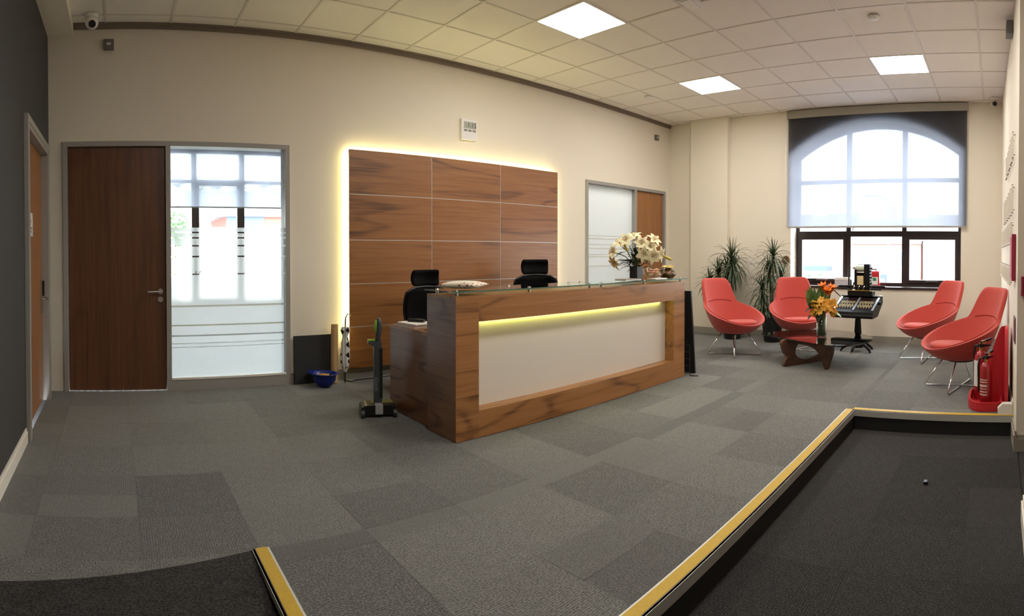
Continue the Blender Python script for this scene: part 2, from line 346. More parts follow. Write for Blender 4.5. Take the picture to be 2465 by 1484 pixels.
# ---- ceiling: slab, grid bars, tiles
GX, GY, T6 = -0.08, 0.2, 0.6
ceil_o = struct(MB().box(LX-.2, WX+.3, BACK_Y-.2, BY+.12, H+0.03, H+0.15).build('ceiling', M_CEIL))
LIGHTS = [(GX+10*T6, GY+5*T6), (GX+6*T6, GY+5*T6), (GX+10*T6, GY+T6), (GX+6*T6, GY+T6), (GX+2*T6, GY+T6)]  # last panel is unseen, added to even out the light on the left
ct_me = unit_box('ceiling_tile'); ct_me.materials.append(M_CEIL)
xs = [LX]+[GX+i*T6 for i in range(0, 15) if LX < GX+i*T6 < WX]+[WX]
ys = [BACK_Y]+[GY+j*T6 for j in range(-4, 10) if BACK_Y < GY+j*T6 < BY-.05]+[BY]
for a, b in zip(xs, xs[1:]):
    for c, d in zip(ys, ys[1:]):
        if any(abs(a-lx) < .01 and abs(c-ly) < .01 for lx, ly in LIGHTS): continue
        if min(b-a, d-c) < .03: continue
        piece('ceiling_tile', ct_me, None, ceil_o, ((a+b)/2, (c+d)/2, H+0.022+random.uniform(-.0008, .0008)), scale=(b-a-.014, d-c-.014, 0.017))
bar_me = unit_box('grid_bar'); bar_me.materials.append(M_TBAR)
for x in xs[1:-1]: piece('grid_bar', bar_me, None, ceil_o, (x, (BACK_Y+BY)/2, H+.012), scale=(.022, BY-BACK_Y, .012))
for y in ys[1:-1]: piece('grid_bar', bar_me, None, ceil_o, ((LX+WX)/2, y, H+.0117), scale=(WX-LX, .022, .012))
lf = MB().frame([(0, 0), (.6, 0), (.6, .6), (0, .6)], [(.014, .014), (.586, .014), (.586, .586), (.014, .586)], -.004, .02, 'xy')
for k, (lx, ly) in enumerate(LIGHTS):
    lab = ['square white LED ceiling panel over the lounge chair beside the counter', 'square white LED ceiling panel above the middle of the reception counter', 'square white LED ceiling panel above the red lounge chairs by the right wall',
           'square LED ceiling panel above the step in front of the counter', 'square LED ceiling panel above the head of the ramp'][k]
    t = thing('ceiling_light', lab, 'ceiling light', (lx, ly, H), 0, 'LED ceiling panels')
    MB().frame([(0, 0), (.6, 0), (.6, .6), (0, .6)], [(.014, .014), (.586, .014), (.586, .586), (.014, .586)], -.002, .02, 'xy').build('panel_frame', M_WPLAST, t)
    MB().box(.013, .587, .013, .587, .002, .012).build('diffuser', M_LEDW, t)
# ---- walls
D1 = (-.49, 1.66, 2.32); D2 = (5.76, 7.72, 2.29)               # glazed door sets in the back wall
wb = MB()
wb.box(LX-.1, D1[0], BY, BY+.12, -.2, H+.1).box(D1[0], D1[1], BY, BY+.12, D1[2], H+.1).box(D1[1], D2[0], BY, BY+.12, -.2, H+.1)
wb.box(D2[0], D2[1], BY, BY+.12, D2[2], H+.1).box(D2[1], WX+.3, BY, BY+.12, -.2, H+.1)
wall_back = struct(wb.build('wall_back', M_WALL))
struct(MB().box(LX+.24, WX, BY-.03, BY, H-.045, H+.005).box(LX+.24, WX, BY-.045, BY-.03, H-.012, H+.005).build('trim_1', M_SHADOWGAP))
# left wall, charcoal, with its door opening
DL = (3.80, 4.92, 2.20)
struct(MB().box(LX-.12, LX, BACK_Y, DL[0], -.3, H+.1).box(LX-.12, LX, DL[0], DL[1], DL[2], H+.1).box(LX-.12, LX, DL[1], BY, -.3, H+.1).box(LX-.3, LX-.12, DL[0]-.2, BY, -.3, H).build('wall_left', M_WALLG))
struct(MB().box(LX, LX+.24, 2.0, BY, H-.10, H+.01).build('ceiling_bulkhead', M_WALL))
# window wall with the arched opening
WY0, WY1, WSILL, WSPR, WCROWN = 0.51, 3.03, 0.80, 2.74, 3.19
def arch(y0, y1, zs, zc, n=24):
    c = (y0+y1)/2; hw = (y1-y0)/2; rise = zc-zs; R = (hw*hw+rise*rise)/(2*rise); zc0 = zc-R; a = math.asin(hw/R)
    return [(c+R*math.sin(-a+2*a*i/n), zc0+R*math.cos(-a+2*a*i/n)) for i in range(n+1)]
WT = 0.42
wm = MB(); ap = arch(WY0, WY1, WSPR, WCROWN)
wm.box(WX, WX+WT, -.3, WY0, -.3, H+.1).box(WX, WX+WT, WY1, BY+.12, -.3, H+.1).box(WX, WX+WT, WY0, WY1, -.3, WSILL)
for (ya, za), (yb, zb) in zip(ap, ap[1:]): wm.prism([(ya, za), (yb, zb), (yb, H+.1), (ya, H+.1)], WX, WX+WT, 'yz')
wall_window = struct(wm.build('wall_window', M_WALL))
struct(MB().box(WX-.10, WX, 4.05, 4.72, 0, H+.02, bev=.004).build('wall_pier', M_WALL))
# right wall: runs a hair off square, ends at the entrance reveal
RW0, RW1 = (WX+.3, -.045), (4.08, -.15)
struct(MB().prism([RW0, RW1, (4.08, -1.2), (WX+.3, -1.2)], -.3, H+.1, 'xy').build('wall_right', M_WALL))
struct(MB().prism([(2.55, -.16), (3.0, -.16), (3.0, -1.2), (2.55, -1.2)], -.3, H+.1, 'xy').build('wall_entrance', M_WALL))
struct(MB().box(3.0, 4.08, -1.06, -.98, ZL, H+.1).build('door_4', M_DOOR2))
struct(MB().box(LX-.1, 5.5, BACK_Y-.1, BACK_Y, -.3, H+.1).box(2.55, 2.7, BACK_Y, -1.1, -.3, H+.1).build('wall_behind', M_WALL))
# skirtings
def skirt(name, p, q, z0, h, mat, side=1, th=0.016):
    p, q = Vector(p), Vector(q); d = (q-p).normalized(); n_ = Vector((-d.y, d.x))*side
    m = MB()
    for (a, b, t_) in ((0, h*.78, th), (h*.78, h, th*.55)):
        m.prism([tuple(p), tuple(q), tuple(q+n_*t_), tuple(p+n_*t_)], z0+a, z0+b, 'xy')
    return struct(m.build(name, mat))
skirt('baseboard_window', (WX, 0), (WX, 4.05), 0, .10, M_SKIRT, 1)
skirt('baseboard_pier', (WX-.10, 4.05), (WX-.10, 4.72), 0, .10, M_SKIRT, 1)
skirt('baseboard_back', (1.66, BY), (5.76, BY), 0, .10, M_SKIRT, -1)
skirt('baseboard_right', (WX, -.052), (4.44, -.139), 0, .11, M_WHITE, -1)
skirt('baseboard_reveal', (4.08, -.15), (4.08, -.98), ZL, .12, M_SKIRT, -1, .02)
skirt('baseboard_reveal_side', (4.40, -.14), (4.06, -.15), ZL, .15, M_SKIRT, -1, .02)
skirt('baseboard_entrance', (3.0, -.16), (2.55, -.16), ZL, .14, M_WHITE, -1, .02)
skirt('baseboard_left', (LX, DL[0]-.06), (LX, 2.10), 0, .10, M_WHITE, 1)
skirt('baseboard_ramp', (LX, 2.10), (LX, .6), -.08, .10, M_WHITE, 1)

# ================================================================== OFFICE BEHIND THE GLAZING
struct(MB().box(LX-.1, 8.2, BY+.12, OFF_Y+.1, -.22, 0).build('floor_office', M_CARPET))
struct(MB().box(LX-.1, 8.2, BY+.12, OFF_Y+.1, 3.0, 3.15).build('ceiling_office', M_CEIL))
OW = (0.30, 3.30, 0.46, 2.95)
struct(MB().box(LX-.2, LX-.1, BY+.12, OFF_Y+.2, -.2, 3.1).box(8.15, 8.25, BY+.12, OFF_Y+.2, -.2, 3.1).box(LX-.1, OW[0], OFF_Y, OFF_Y+.2, -.2, 3.1).box(OW[1], 8.2, OFF_Y, OFF_Y+.2, -.2, 3.1)
       .box(OW[0], OW[1], OFF_Y, OFF_Y+.2, -.2, OW[2]).box(OW[0], OW[1], OFF_Y, OFF_Y+.2, OW[3], 3.1).build('wall_office', M_WHITE))
ow = MB()
for x0, x1 in ((OW[0], OW[0]+.05), (1.22, 1.30), (2.01, 2.09), (2.75, 2.82), (OW[1]-.05, OW[1])): ow.box(x0, x1, OFF_Y+.06, OFF_Y+.12, OW[2], OW[3])
for z0, z1 in ((OW[2], OW[2]+.05), (2.42, 2.47), (OW[3]-.05, OW[3])): ow.box(OW[0], OW[1], OFF_Y+.061, OFF_Y+.119, z0, z1)
ow.frame([(1.30, OW[2]+.05), (2.01, OW[2]+.05), (2.01, 2.42), (1.30, 2.42)], [(1.34, OW[2]+.09), (1.97, OW[2]+.09), (1.97, 2.38), (1.34, 2.38)], OFF_Y+.065, OFF_Y+.115, 'xz')
win2 = struct(ow.build('window_2', M_WFRAME))
MB().box(OW[0]+.02, OW[1]-.02, OFF_Y+.088, OFF_Y+.092, OW[2]+.02, OW[3]-.02).build('pane', M_GLASS, win2)
t = thing('roller_blind', 'grey screen roller blind half down in the office behind the frosted glass', 'blind', ((OW[0]+OW[1])/2, OFF_Y-.03, 2.03))
MB().box(-1.6, 1.6, -.001, .001, 0, .97).build('blind_fabric', M_BLIND, t)
MB().box(-1.6, 1.6, -.008, .008, -.02, .0).build('bottom_bar', M_ALU, t)
MB().tube([(-1.6, 0, .94), (1.6, 0, .94)], .028, 12).build('roller_tube', M_ALU, t, True)
# unseen office lamps, added to brighten the frosted glass from behind
for k, (x, y) in enumerate(((5.5, 5.75), (6.75, 5.75), (6.1, 7.2))):
    t = thing('ceiling_light', ['LED panel on the office ceiling behind the walnut panelling', 'LED panel on the office ceiling behind the far wooden door', 'LED panel in the middle of the office ceiling'][k], 'ceiling light', (x, y, 2.995))
    MB().frame([(0, 0), (.6, 0), (.6, .6), (0, .6)], [(.02, .02), (.58, .02), (.58, .58), (.02, .58)], -.012, 0, 'xy').build('panel_frame', M_WPLAST, t)
    MB().box(.02, .58, .02, .58, -.01, -.004).build('diffuser', M_LEDO, t)
# ================================================================== WINDOW 1 (arched)
FX0, FX1 = WX+.25, WX+.32
wf = MB(); o_ = [(WY0, WSILL), (WY1, WSILL)]; inset = .055
outl = [(WY0, WSILL)]+[(WY0, WSILL)]+ap+[(WY1, WSILL)]
ap_i = arch(WY0+inset, WY1-inset, WSPR-.02, WCROWN-.06)
ring_o = [(WY1, WSILL)]+ap[::-1]+[(WY0, WSILL)]; ring_i = [(WY1-inset, WSILL+inset)]+ap_i[::-1]+[(WY0+inset, WSILL+inset)]
wf.frame(ring_o, ring_i, FX0, FX1, 'yz')
win1 = struct(wf.build('window_1', M_WFRAME))
YM = (1.355, 2.20)
for y in YM: MB().box(FX0+.001, FX1-.001, y-.035, y+.035, WSILL+inset, WCROWN-.08 if y > 0 else 3).build('mullion', M_WFRAME, win1)
for z, hgt in ((1.575, .04), (2.36, .028)): MB().box(FX0+.002, FX1-.002, WY0+inset, WY1-inset, z-hgt, z+hgt).build('transom', M_WFRAME, win1)
cols = [(WY0+inset, YM[0]-.035), (YM[0]+.035, YM[1]-.035), (YM[1]+.035, WY1-inset)]
for k, (a, b) in enumerate(cols):
    if k != 1:
        s_ = MB().frame([(a, WSILL+inset), (b, WSILL+inset), (b, 1.535), (a, 1.535)], [(a+.045, WSILL+.10), (b-.045, WSILL+.10), (b-.045, 1.49), (a+.045, 1.49)], FX0-.02, FX0+.05, 'yz').build('opening_sash', M_WFRAME, win1)
        MB().box(FX0-.045, FX0-.02, (a+b)/2-.09, (a+b)/2+.09, WSILL+.075, WSILL+.09).build('sash_handle', M_STEEL, s_)
    for z0, z1 in ((WSILL+.05, 1.54), (1.61, 2.335)):
        MB().box(FX0+.033, FX0+.037, a, b, z0, z1).build('pane', M_GLASS, win1)
    pa = [p for p in ap_i if a <= p[0] <= b]
    zz = lambda y: min(ap_i, key=lambda p: abs(p[0]-y))[1]
    MB().prism([(a, 2.385), (b, 2.385), (b, zz(b))]+pa[::-1]+[(a, zz(a))], FX0+.033, FX0+.037, 'yz').build('pane', M_GLASS, win1)
struct(MB().box(WX-.02, FX0, WY0-.03, WY1+.03, WSILL-.03, WSILL+.005, bev=.004).build('trim_sill', M_WFRAME))
bl = thing('roller_blind', 'wide grey screen roller blind pulled half down over the arched window', 'blind', (WX-.05, (0.43+3.06)/2, 1.665))
MB().box(-.001, .001, -1.31, 1.31, .01, 1.66).build('blind_fabric', M_BLIND, bl)
MB().box(-.009, .009, -1.31, 1.31, -.012, .012, bev=.003).build('bottom_bar', M_ALU, bl)
MB().box(-.03, .04, -1.325, 1.325, 1.61, 1.725, bev=.006).build('cassette', M_SKIRT, bl)
MB().tube([(0, 1.345, 1.68), (0, 1.345, .1), (0.01, 1.352, .04), (0.01, 1.36, .1), (0, 1.36, 1.68)], .0025, 6).build('bead_chain', M_WPLAST, bl)
# ================================================================== DOOR SETS IN THE BACK WALL
def doorset(name, X0, X1, XM, top, door_left, door_mat, labelpart):
    """aluminium frame X0..X1 with a post at XM; door on one side, glazing on the other"""
    fw, y0, y1 = .045, BY-.02, BY+.13
    f = MB().box(X0, X0+fw, y0, y1, 0, top).box(X1-fw, X1, y0, y1, 0, top).box(X0+fw, X1-fw, y0, y1, top-fw, top).box(XM-fw/2, XM+fw/2, y0, y1, 0, top-fw)
    d0, d1 = (X0+fw, XM-fw/2) if door_left else (XM+fw/2, X1-fw)
    g0, g1 = (XM+fw/2, X1-fw) if door_left else (X0+fw, XM-fw/2)
    f.box(g0, g1, y0, y1, 0, .10)
    root = struct(f.build(name, M_ALU))
    MB().box(d0+.004, d1-.004, BY+.02, BY+.065, .006, top-fw-.004).build('door_leaf', door_mat, root)
    MB().box(d0, d1, BY+.066, BY+.10, top-fw-.03, top-fw).box(d0-.0, d0+.02, BY+.066, BY+.10, 0, top-fw).box(d1-.02, d1, BY+.066, BY+.10, 0, top-fw).build('door_stop', M_BLACKM, root)
    MB().box(g0, g1, y0-.006, BY+.01, .10, .118).build('glazing_bead', M_WHITE, root)
    MB().box(g0, g1, BY+.05, BY+.056, .11, top-fw).build('glass_pane', M_GLASS, root)
    return root, (d0, d1), (g0, g1)
d1r, dd1, dg1 = doorset('door_1', D1[0], D1[1], .487, D1[2], True, M_DOOR, '')
d2r, dd2, dg2 = doorset('door_2', D2[0], D2[1], 6.90, D2[2], False, M_DOOR2, '')
def lever(parent, x, z, dirx, y=BY+.02):
    h = MB().tube([(x, y, z), (x, y-.012, z)], .026, 20).tube([(x, y, z), (x, y-.05, z)], .010, 12).tube([(x, y-.05, z), (x+dirx*.02, y-.056, z), (x+dirx*.12, y-.056, z)], .009, 12)
    h.build('lever_handle', M_STEEL, parent, 'auto')
    MB().tube([(x, y, z-.075), (x, y-.012, z-.075)], .026, 20).build('lock_rose', M_STEEL, parent, 'auto')
lever(d1r, dd1[1]-.055, .925, -1)
lever(d2r, dd2[0]+.055, .96, 1)
# frosted film, cut into strips with clear lines between them
def filmstrips(parent, g, zs, y=BY+.045):
    for z0, z1 in zs: MB().box(g[0]+.001, g[1]-.001, y-.0006, y+.0006, z0, z1).build('film_strip', M_FILM, parent)
filmstrips(d1r, dg1, [(1.482, 1.521), (1.431, 1.468), (1.356, 1.417), (1.254, 1.342), (1.086, 1.240), (.787, 1.074), (.604, .771), (.506, .590), (.432, .492), (.395, .420), (.112, .386)])
filmstrips(d2r, dg2, [(1.525, 2.24), (1.482, 1.512), (1.398, 1.468), (1.345, 1.385), (1.256, 1.332), (1.226, 1.243), (1.090, 1.214), (.112, 1.077)])
text_mesh('g c...', .055, .0003, M_SKIRT, 'film_lettering', d1r, Matrix.Translation((.79, BY+.043, 1.10)) @ FACE_MY)
# ---- door in the charcoal left wall
fw = .05
lf_ = MB().box(LX-.13, LX+.03, DL[0], DL[0]+fw, 0, DL[2]).box(LX-.13, LX+.03, DL[1]-fw, DL[1], 0, DL[2]).box(LX-.13, LX+.03, DL[0]+fw, DL[1]-fw, DL[2]-fw, DL[2])
for (a, b, c, d) in ((DL[0]-.04, DL[0]+.012, 0, DL[2]+.04), (DL[1]-.012, DL[1]+.05, 0, DL[2]+.04), (DL[0]+.012, DL[1]-.012, DL[2]-.012, DL[2]+.04)): lf_.box(LX, LX+.035, a, b, c, d, bev=.006)
door3 = struct(lf_.build('door_3', M_ALU))
MB().box(LX-.075, LX-.03, DL[0]+fw+.003, DL[1]-fw-.003, .006, DL[2]-fw-.003).build('door_leaf', M_DOOR2, door3)
hx, hy, hz = LX-.03, DL[1]-fw-.07, .90
MB().box(hx, hx+.012, hy-.03, hy+.03, hz-.13, hz+.16, bev=.003).build('handle_plate', M_STEEL, door3)
MB().tube([(hx, hy, hz), (hx+.06, hy, hz)], .010, 10).tube([(hx+.06, hy+.01, hz), (hx+.062, hy-.02, hz), (hx+.062, hy-.12, hz)], .010, 10).build('lever_handle', M_STEEL, door3, 'auto')
MB().box(hx+.012, hx+.03, hy-.02, hy+.02, hz+.02, hz+.15, bev=.003).build('keypad', M_BLACK, door3)
sg = thing('door_sign', 'small white acrylic sign plate on stand-off pins on the door in the charcoal wall', 'sign', (LX-.03, 4.02, 1.41))
MB().box(.028, .034, -.11, .11, 0, .17).build('sign_plate', M_WPLAST, sg)
for y in (-.095, .095):
    for z in (.015, .155): MB().tube([(0, y, z), (.038, y, z)], .006, 10).build('standoff_pin', M_STEEL, sg)
MB().box(.0342, .0348, -.075, .075, .05, .066).box(.0342, .0348, -.06, .05, .028, .040).box(.0342, .0348, -.02, .02, .095, .12).build('sign_lettering', M_SKIRT, sg)
# ================================================================== BACKLIT WALNUT PANELLING
px = (2.25, 3.22, 4.17, 5.12); pz = (.115, .536, .966, 1.404, 1.862, 2.31)
fp = thing('wall_panelling', 'backlit walnut panelling with white inlay lines behind the reception counter', 'panelling', (px[0], BY-.1, pz[0]))
for i in range(3):
    for j in range(5):
        MB().box(-(px[i+1]-px[i])/2+.004, (px[i+1]-px[i])/2-.004, -.01, .01, -(pz[j+1]-pz[j])/2+.004, (pz[j+1]-pz[j])/2-.004).build('wood_panel', M_PANEL, fp, loc=((px[i]+px[i+1])/2-px[0], .01, (pz[j]+pz[j+1])/2-pz[0]))
for j in range(1, 5): MB().box(0, px[3]-px[0], .003, .018, pz[j]-pz[0]-.005, pz[j]-pz[0]+.005).build('inlay_strip', M_JOINT, fp)
for i in range(1, 3): MB().box(px[i]-px[0]-.005, px[i]-px[0]+.005, .0025, .0185, 0, pz[5]-pz[0]).build('inlay_strip', M_JOINT, fp)
MB().box(.06, px[3]-px[0]-.06, .0205, .06, .02, .09).box(.06, px[3]-px[0]-.06, .0205, .06, pz[5]-pz[0]-.12, pz[5]-pz[0]-.05).box(.06, .10, .0205, .06, .09, 2.07).box(px[3]-px[0]-.10, px[3]-px[0]-.06, .0205, .06, .09, 2.07).build('backing_frame', M_BLACKM, fp)
W_, H_ = px[3]-px[0], pz[5]-pz[0]
MB().box(.03, W_-.03, .066, .078, H_-.030, H_-.012).build('led_strip', M_LEDY, fp)
MB().box(.012, .026, .066, .078, .25, H_-.03).build('led_strip', M_LEDY, fp)
MB().box(W_-.026, W_-.016, .066, .078, .25, H_-.03).build('led_strip', M_LEDY, fp)

# ================================================================== RECEPTION COUNTER
CX0, CX1, CY0, CY1, CH = 2.12, 4.91, 3.06, 3.42, .98
ct = thing('reception_counter', 'long walnut reception counter with a recessed white front panel and yellow light', 'counter', (CX0, CY0, 0))
w_, d_ = CX1-CX0, CY1-CY0
rx0, rx1, rz0, rz1 = .19, 2.59, .19, .80
def cbox(nm_, a, mat, bev=0.0): return MB().box(*a, bev=bev).build(nm_, mat, ct)
cbox('top_rail', (rx0, rx1, 0, .12, rz1, CH-.02), M_DESK)
cbox('bottom_rail', (rx0, rx1, 0, .12, 0.004, rz0), M_DESK)
for a, b in ((0, rx0), (rx1, w_)): MB().box(-(b-a)/2, (b-a)/2, 0, .12, 0.004, CH-.02).build('stile', M_DESK, ct, loc=((a+b)/2, 0, 0))
cbox('white_front', (rx0, rx1, .105, .118, rz0, rz1), M_FRONT)
M_ENDW = wood('walnut_end_veneer', srgb(84, 56, 38), srgb(128, 90, 62), srgb(148, 108, 78), 1, 0.36, 5, 0.2)
cbox('end_panel', (-.004, -.0002, .0, d_, .004, CH-.02), M_ENDW); cbox('end_panel', (w_+.0002, w_+.004, .0, d_, .004, CH-.02), M_ENDW)
cbox('end_core', (.0, .02, .1205, d_, .004, CH-.02), M_ENDW); cbox('end_core', (w_-.02, w_, .1205, d_, .004, CH-.02), M_ENDW)
cbox('counter_top', (-.004, w_+.004, -.001, d_, CH-.0195, CH), M_DESK)
cbox('rear_panel', (.02, w_-.02, d_-.02, d_-.001, .69, CH-.02), M_DESK)
cbox('led_strip', (rx0+.01, rx1-.10, .085, .103, rz1-.010, rz1-.002), M_LEDD)
cbox('desk_top', (.03, w_-.02, d_+.001, 1.0, .665, .69), M_DESK)
cbox('desk_side_panel', (.03, .055, d_+.001, .99, .004, .664), M_ENDW); cbox('desk_side_panel', (w_-.045, w_-.02, d_+.001, .99, .004, .664), M_ENDW)
cbox('modesty_panel', (.055, w_-.045, d_+.002, d_+.02, .1, .664), M_BLACKM)
# glass shelves on stand-offs
GZ = CH+.026
for k, (a, b) in enumerate(((2.085, 3.545), (3.575, 4.95))):
    g = thing('glass_shelf', ['glass shelf on steel stand-offs under the patterned cushion on the counter', 'glass shelf on steel stand-offs under the lily vase on the counter'][k], 'shelf', (a, CY0-.015, CH+.001))
    MB().box(0, b-a, .0015, .36, .024, .034).build('glass_plate', M_GLASSG, g)
    MB().box(0, b-a, 0, .0015, .024, .034).build('polished_edge', MATS.get('green_glass_edge') or plain('green_glass_edge', srgb(74, 116, 98), .15), g)
    L_ = b-a
    for x in (.07, L_/2, L_-.05):
        for y in (.06, .30):
            MB().lathe([(0, 0), (.012, 0), (.012, .0235), (0, .0235)], 14, (x, y, 0)).build('standoff', M_STEEL, g, 'auto')
            MB().lathe([(0, .0345), (.014, .0345), (.012, .040), (0, .040)], 14, (x, y, 0)).build('standoff_cap', M_STEEL, g, 'auto')
GT = CH+.036
# ================================================================== CORAL LOUNGE CHAIRS
def smooth(t): t = max(0, min(1, t)); return t*t*(3-2*t)
def make_lounge():
    root = thing('lounge_chair', '', 'chair')
    n, ph = 56, []
    bm = bmesh.new(); rows = 15; V = []
    cx = -.02
    def prof(phi):
        a = abs((phi+PI) % (2*PI)-PI)                 # 0 front .. pi back
        u = a/PI
        rb = .345+.02*math.sin(a)+.01*smooth((u-.6)/.4)
        zb = .395+.275*((1-math.cos(a))/2)**.95          # bowl edge
        head = smooth((u-.735)/.125)
        return rb, zb, head
    nb, nh = 9, 6
    for k in range(n):
        phi = 2*PI*k/n; rb, zb, head = prof(phi); col = []
        for i in range(nb):
            t = i/(nb-1)
            r = .165+(rb-.165)*t**.78; z = .300+(zb-.300)*t**1.45
            col.append((r, z))
        for i in range(1, nh):
            t = i/(nh-1); zz = zb+(.945-zb)*head*t; rr = rb+.085*head*t+.004
            col.append((rr, zz+.006*t))
        V.append([bm.verts.new((cx+r*math.cos(phi), r*math.sin(phi), z)) for r, z in col])
    m = len(V[0])
    for k in range(n):
        a, b = V[k], V[(k+1) % n]
        for i in range(m-1): bm.faces.new((a[i], b[i], b[i+1], a[i+1]))
    cen = bm.verts.new((cx, 0, .30))
    for k in range(n): bm.faces.new((cen, V[(k+1) % n][0], V[k][0]))
    me = bpy.data.meshes.new('shell'); bmesh.ops.recalc_face_normals(bm, faces=bm.faces); bm.to_mesh(me); bm.free()
    for p in me.polygons: p.use_smooth = True
    me.materials.append(M_FABRIC)
    sh = bpy.data.objects.new('upholstered_shell', me); C.objects.link(sh); sh.parent = root
    sm = sh.modifiers.new('thick', 'SOLIDIFY'); sm.thickness = .042; sm.offset = 0.0; sm.use_even_offset = False
    ss = sh.modifiers.new('round', 'SUBSURF'); ss.levels = 1; ss.render_levels = 1
    # seam between bowl and head part
    pts = []
    for k in range(-11, 12):
        phi = PI+k*.055; rb, zb, head = prof(phi); pts.append((cx+(rb-.022)*math.cos(phi), (rb-.022)*math.sin(phi), zb+.004))
    MB().tube(pts, .0045, 6).build('back_seam', plain('coral_seam', srgb(150, 40, 34), .9) if 'coral_seam' not in MATS else MATS['coral_seam'], root, True)
    cu = MB().lathe([(0, .036), (.12, .037), (.2, .030), (.235, .016), (.242, 0), (.23, -.018), (.15, -.035), (0, -.04)], 36, (0, 0, 0), sy=1.0, sx=.92)
    bmesh.ops.transform(cu.bm, matrix=Matrix.Translation((.058, 0, .405)) @ Matrix.Rotation(-.05, 4, 'Y'), verts=cu.bm.verts)
    cu.build('seat_cushion', M_FABRIC, root, True)
    MB().lathe([(0, .262), (.13, .262), (.145, .27), (.15, .285), (0, .285)], 28, (cx, 0, 0)).build('swivel_plate', M_BLACKM, root, 'auto')
    for s_ in (1, -1):
        p0, p1 = Vector((.255, .235*s_, .009)), Vector((-.275, -.235*s_, .009))
        a0, a1 = Vector((.10, .12*s_, .27)), Vector((-.13, -.12*s_, .27))
        def bend(a, f, b):
            return [f+(a-f)*.12, f+(a-f).normalized()*.012+(b-f).normalized()*.012, f+(b-f)*.05]
        zc = .009 if s_ == 1 else .022
        mid = Vector((-.01, 0, zc))
        MB().tube([a0]+bend(a0, p0, p1)+[mid]+bend(p0*0+p0, p1, a1)[::1][0:0]+[p1+(p0-p1)*.05, p1+(p0-p1).normalized()*.012+(a1-p1).normalized()*.012, p1+(a1-p1)*.12, a1], .007, 10).build('leg_rod', M_CHROME, root, True)
    return root
lc = make_lounge()
CH_POS = [((6.28, 3.16), -112, 'coral red lounge chair in front of the spiky plant nearest the reception counter'),
          ((6.92, 2.55), -148, 'coral red lounge chair partly hidden by the orange bouquet on the coffee table'),
          ((6.74, .85), 134, 'coral red lounge chair under the right end of the window'),
          ((5.36, .36), 124, 'coral red lounge chair beside the red fire extinguishers')]
for k, ((x, y), a, lab) in enumerate(CH_POS):
    o = lc if k == 0 else copy_tree(lc)
    o.location = (x, y, 0); o.rotation_euler = (0, 0, math.radians(a)); tag(o, lab, 'chair', 'coral lounge chairs')
# ================================================================== COFFEE TABLE
tb = thing('coffee_table', 'low coffee table with rounded triangular smoked glass top on curved walnut legs', 'table', (6.1, 1.98, 0))
def rounded(pts, rad, n=8):
    out = []; m = len(pts)
    for i in range(m):
        p, q, r = Vector(pts[i-1]), Vector(pts[i]), Vector(pts[(i+1) % m])
        a = q+(p-q).normalized()*min(rad[i], (p-q).length*.48); b = q+(r-q).normalized()*min(rad[i], (r-q).length*.48)
        for k in range(n+1):
            t = k/n; out.append(tuple(a*(1-t)**2+q*2*t*(1-t)+b*t*t))
    return out
top = rounded([(.02, .80), (-.66, -.42), (.12, -.70), (.66, -.1), (.58, .36)], [.14, .42, .4, .45, .5], 10)
MB().prism(top, .305, .320, 'xy').build('glass_top', M_TGLASS, tb, 'auto')
def curved_leg(nm_, p, q, outline, th=.045):
    p, q = Vector(p), Vector(q); d = (q-p); ang = math.atan2(d.y, d.x)
    m = MB().prism(outline, -th/2, th/2, 'xz')
    bmesh.ops.transform(m.bm, matrix=Matrix.Translation((p.x, p.y, 0)) @ Matrix.Rotation(ang, 4, 'Z'), verts=m.bm.verts)
    return m.build(nm_, M_TWALNUT, tb, 'auto')
def cr(pts, n=5):
    """closed smooth curve through points"""
    out = []; m = len(pts)
    for i in range(m):
        p0, p1, p2, p3 = [Vector(pts[(i+j-1) % m]) for j in range(4)]
        for k in range(n):
            t = k/n
            out.append(tuple(0.5*((2*p1)+(p2-p0)*t+(2*p0-5*p1+4*p2-p3)*t*t+(3*p1-p0-3*p2+p3)*t**3)))
    return out
legA = cr([(-.035, .004), (.22, .004), (.50, .004), (.66, .02), (.70, .07), (.665, .16), (.61, .165), (.50, .085), (.32, .052), (.18, .072), (.11, .13), (.12, .20), (.17, .27), (.17, .302), (.05, .303), (-.06, .302), (-.085, .25), (-.05, .16), (-.01, .11), (-.045, .05)])
legB = cr([(-.03, .302), (.2, .303), (.45, .303), (.64, .302), (.69, .28), (.70, .20), (.665, .09), (.635, .004), (.605, .004), (.555, .11), (.50, .19), (.40, .235), (.2, .25), (.02, .252), (-.04, .275)])
curved_leg('curved_leg', (-.21, .33), (.40, -.02), legA)
curved_leg('curved_leg', (-.05, .46), (-.24, -.28), [(u, v) for u, v in legB], .05)
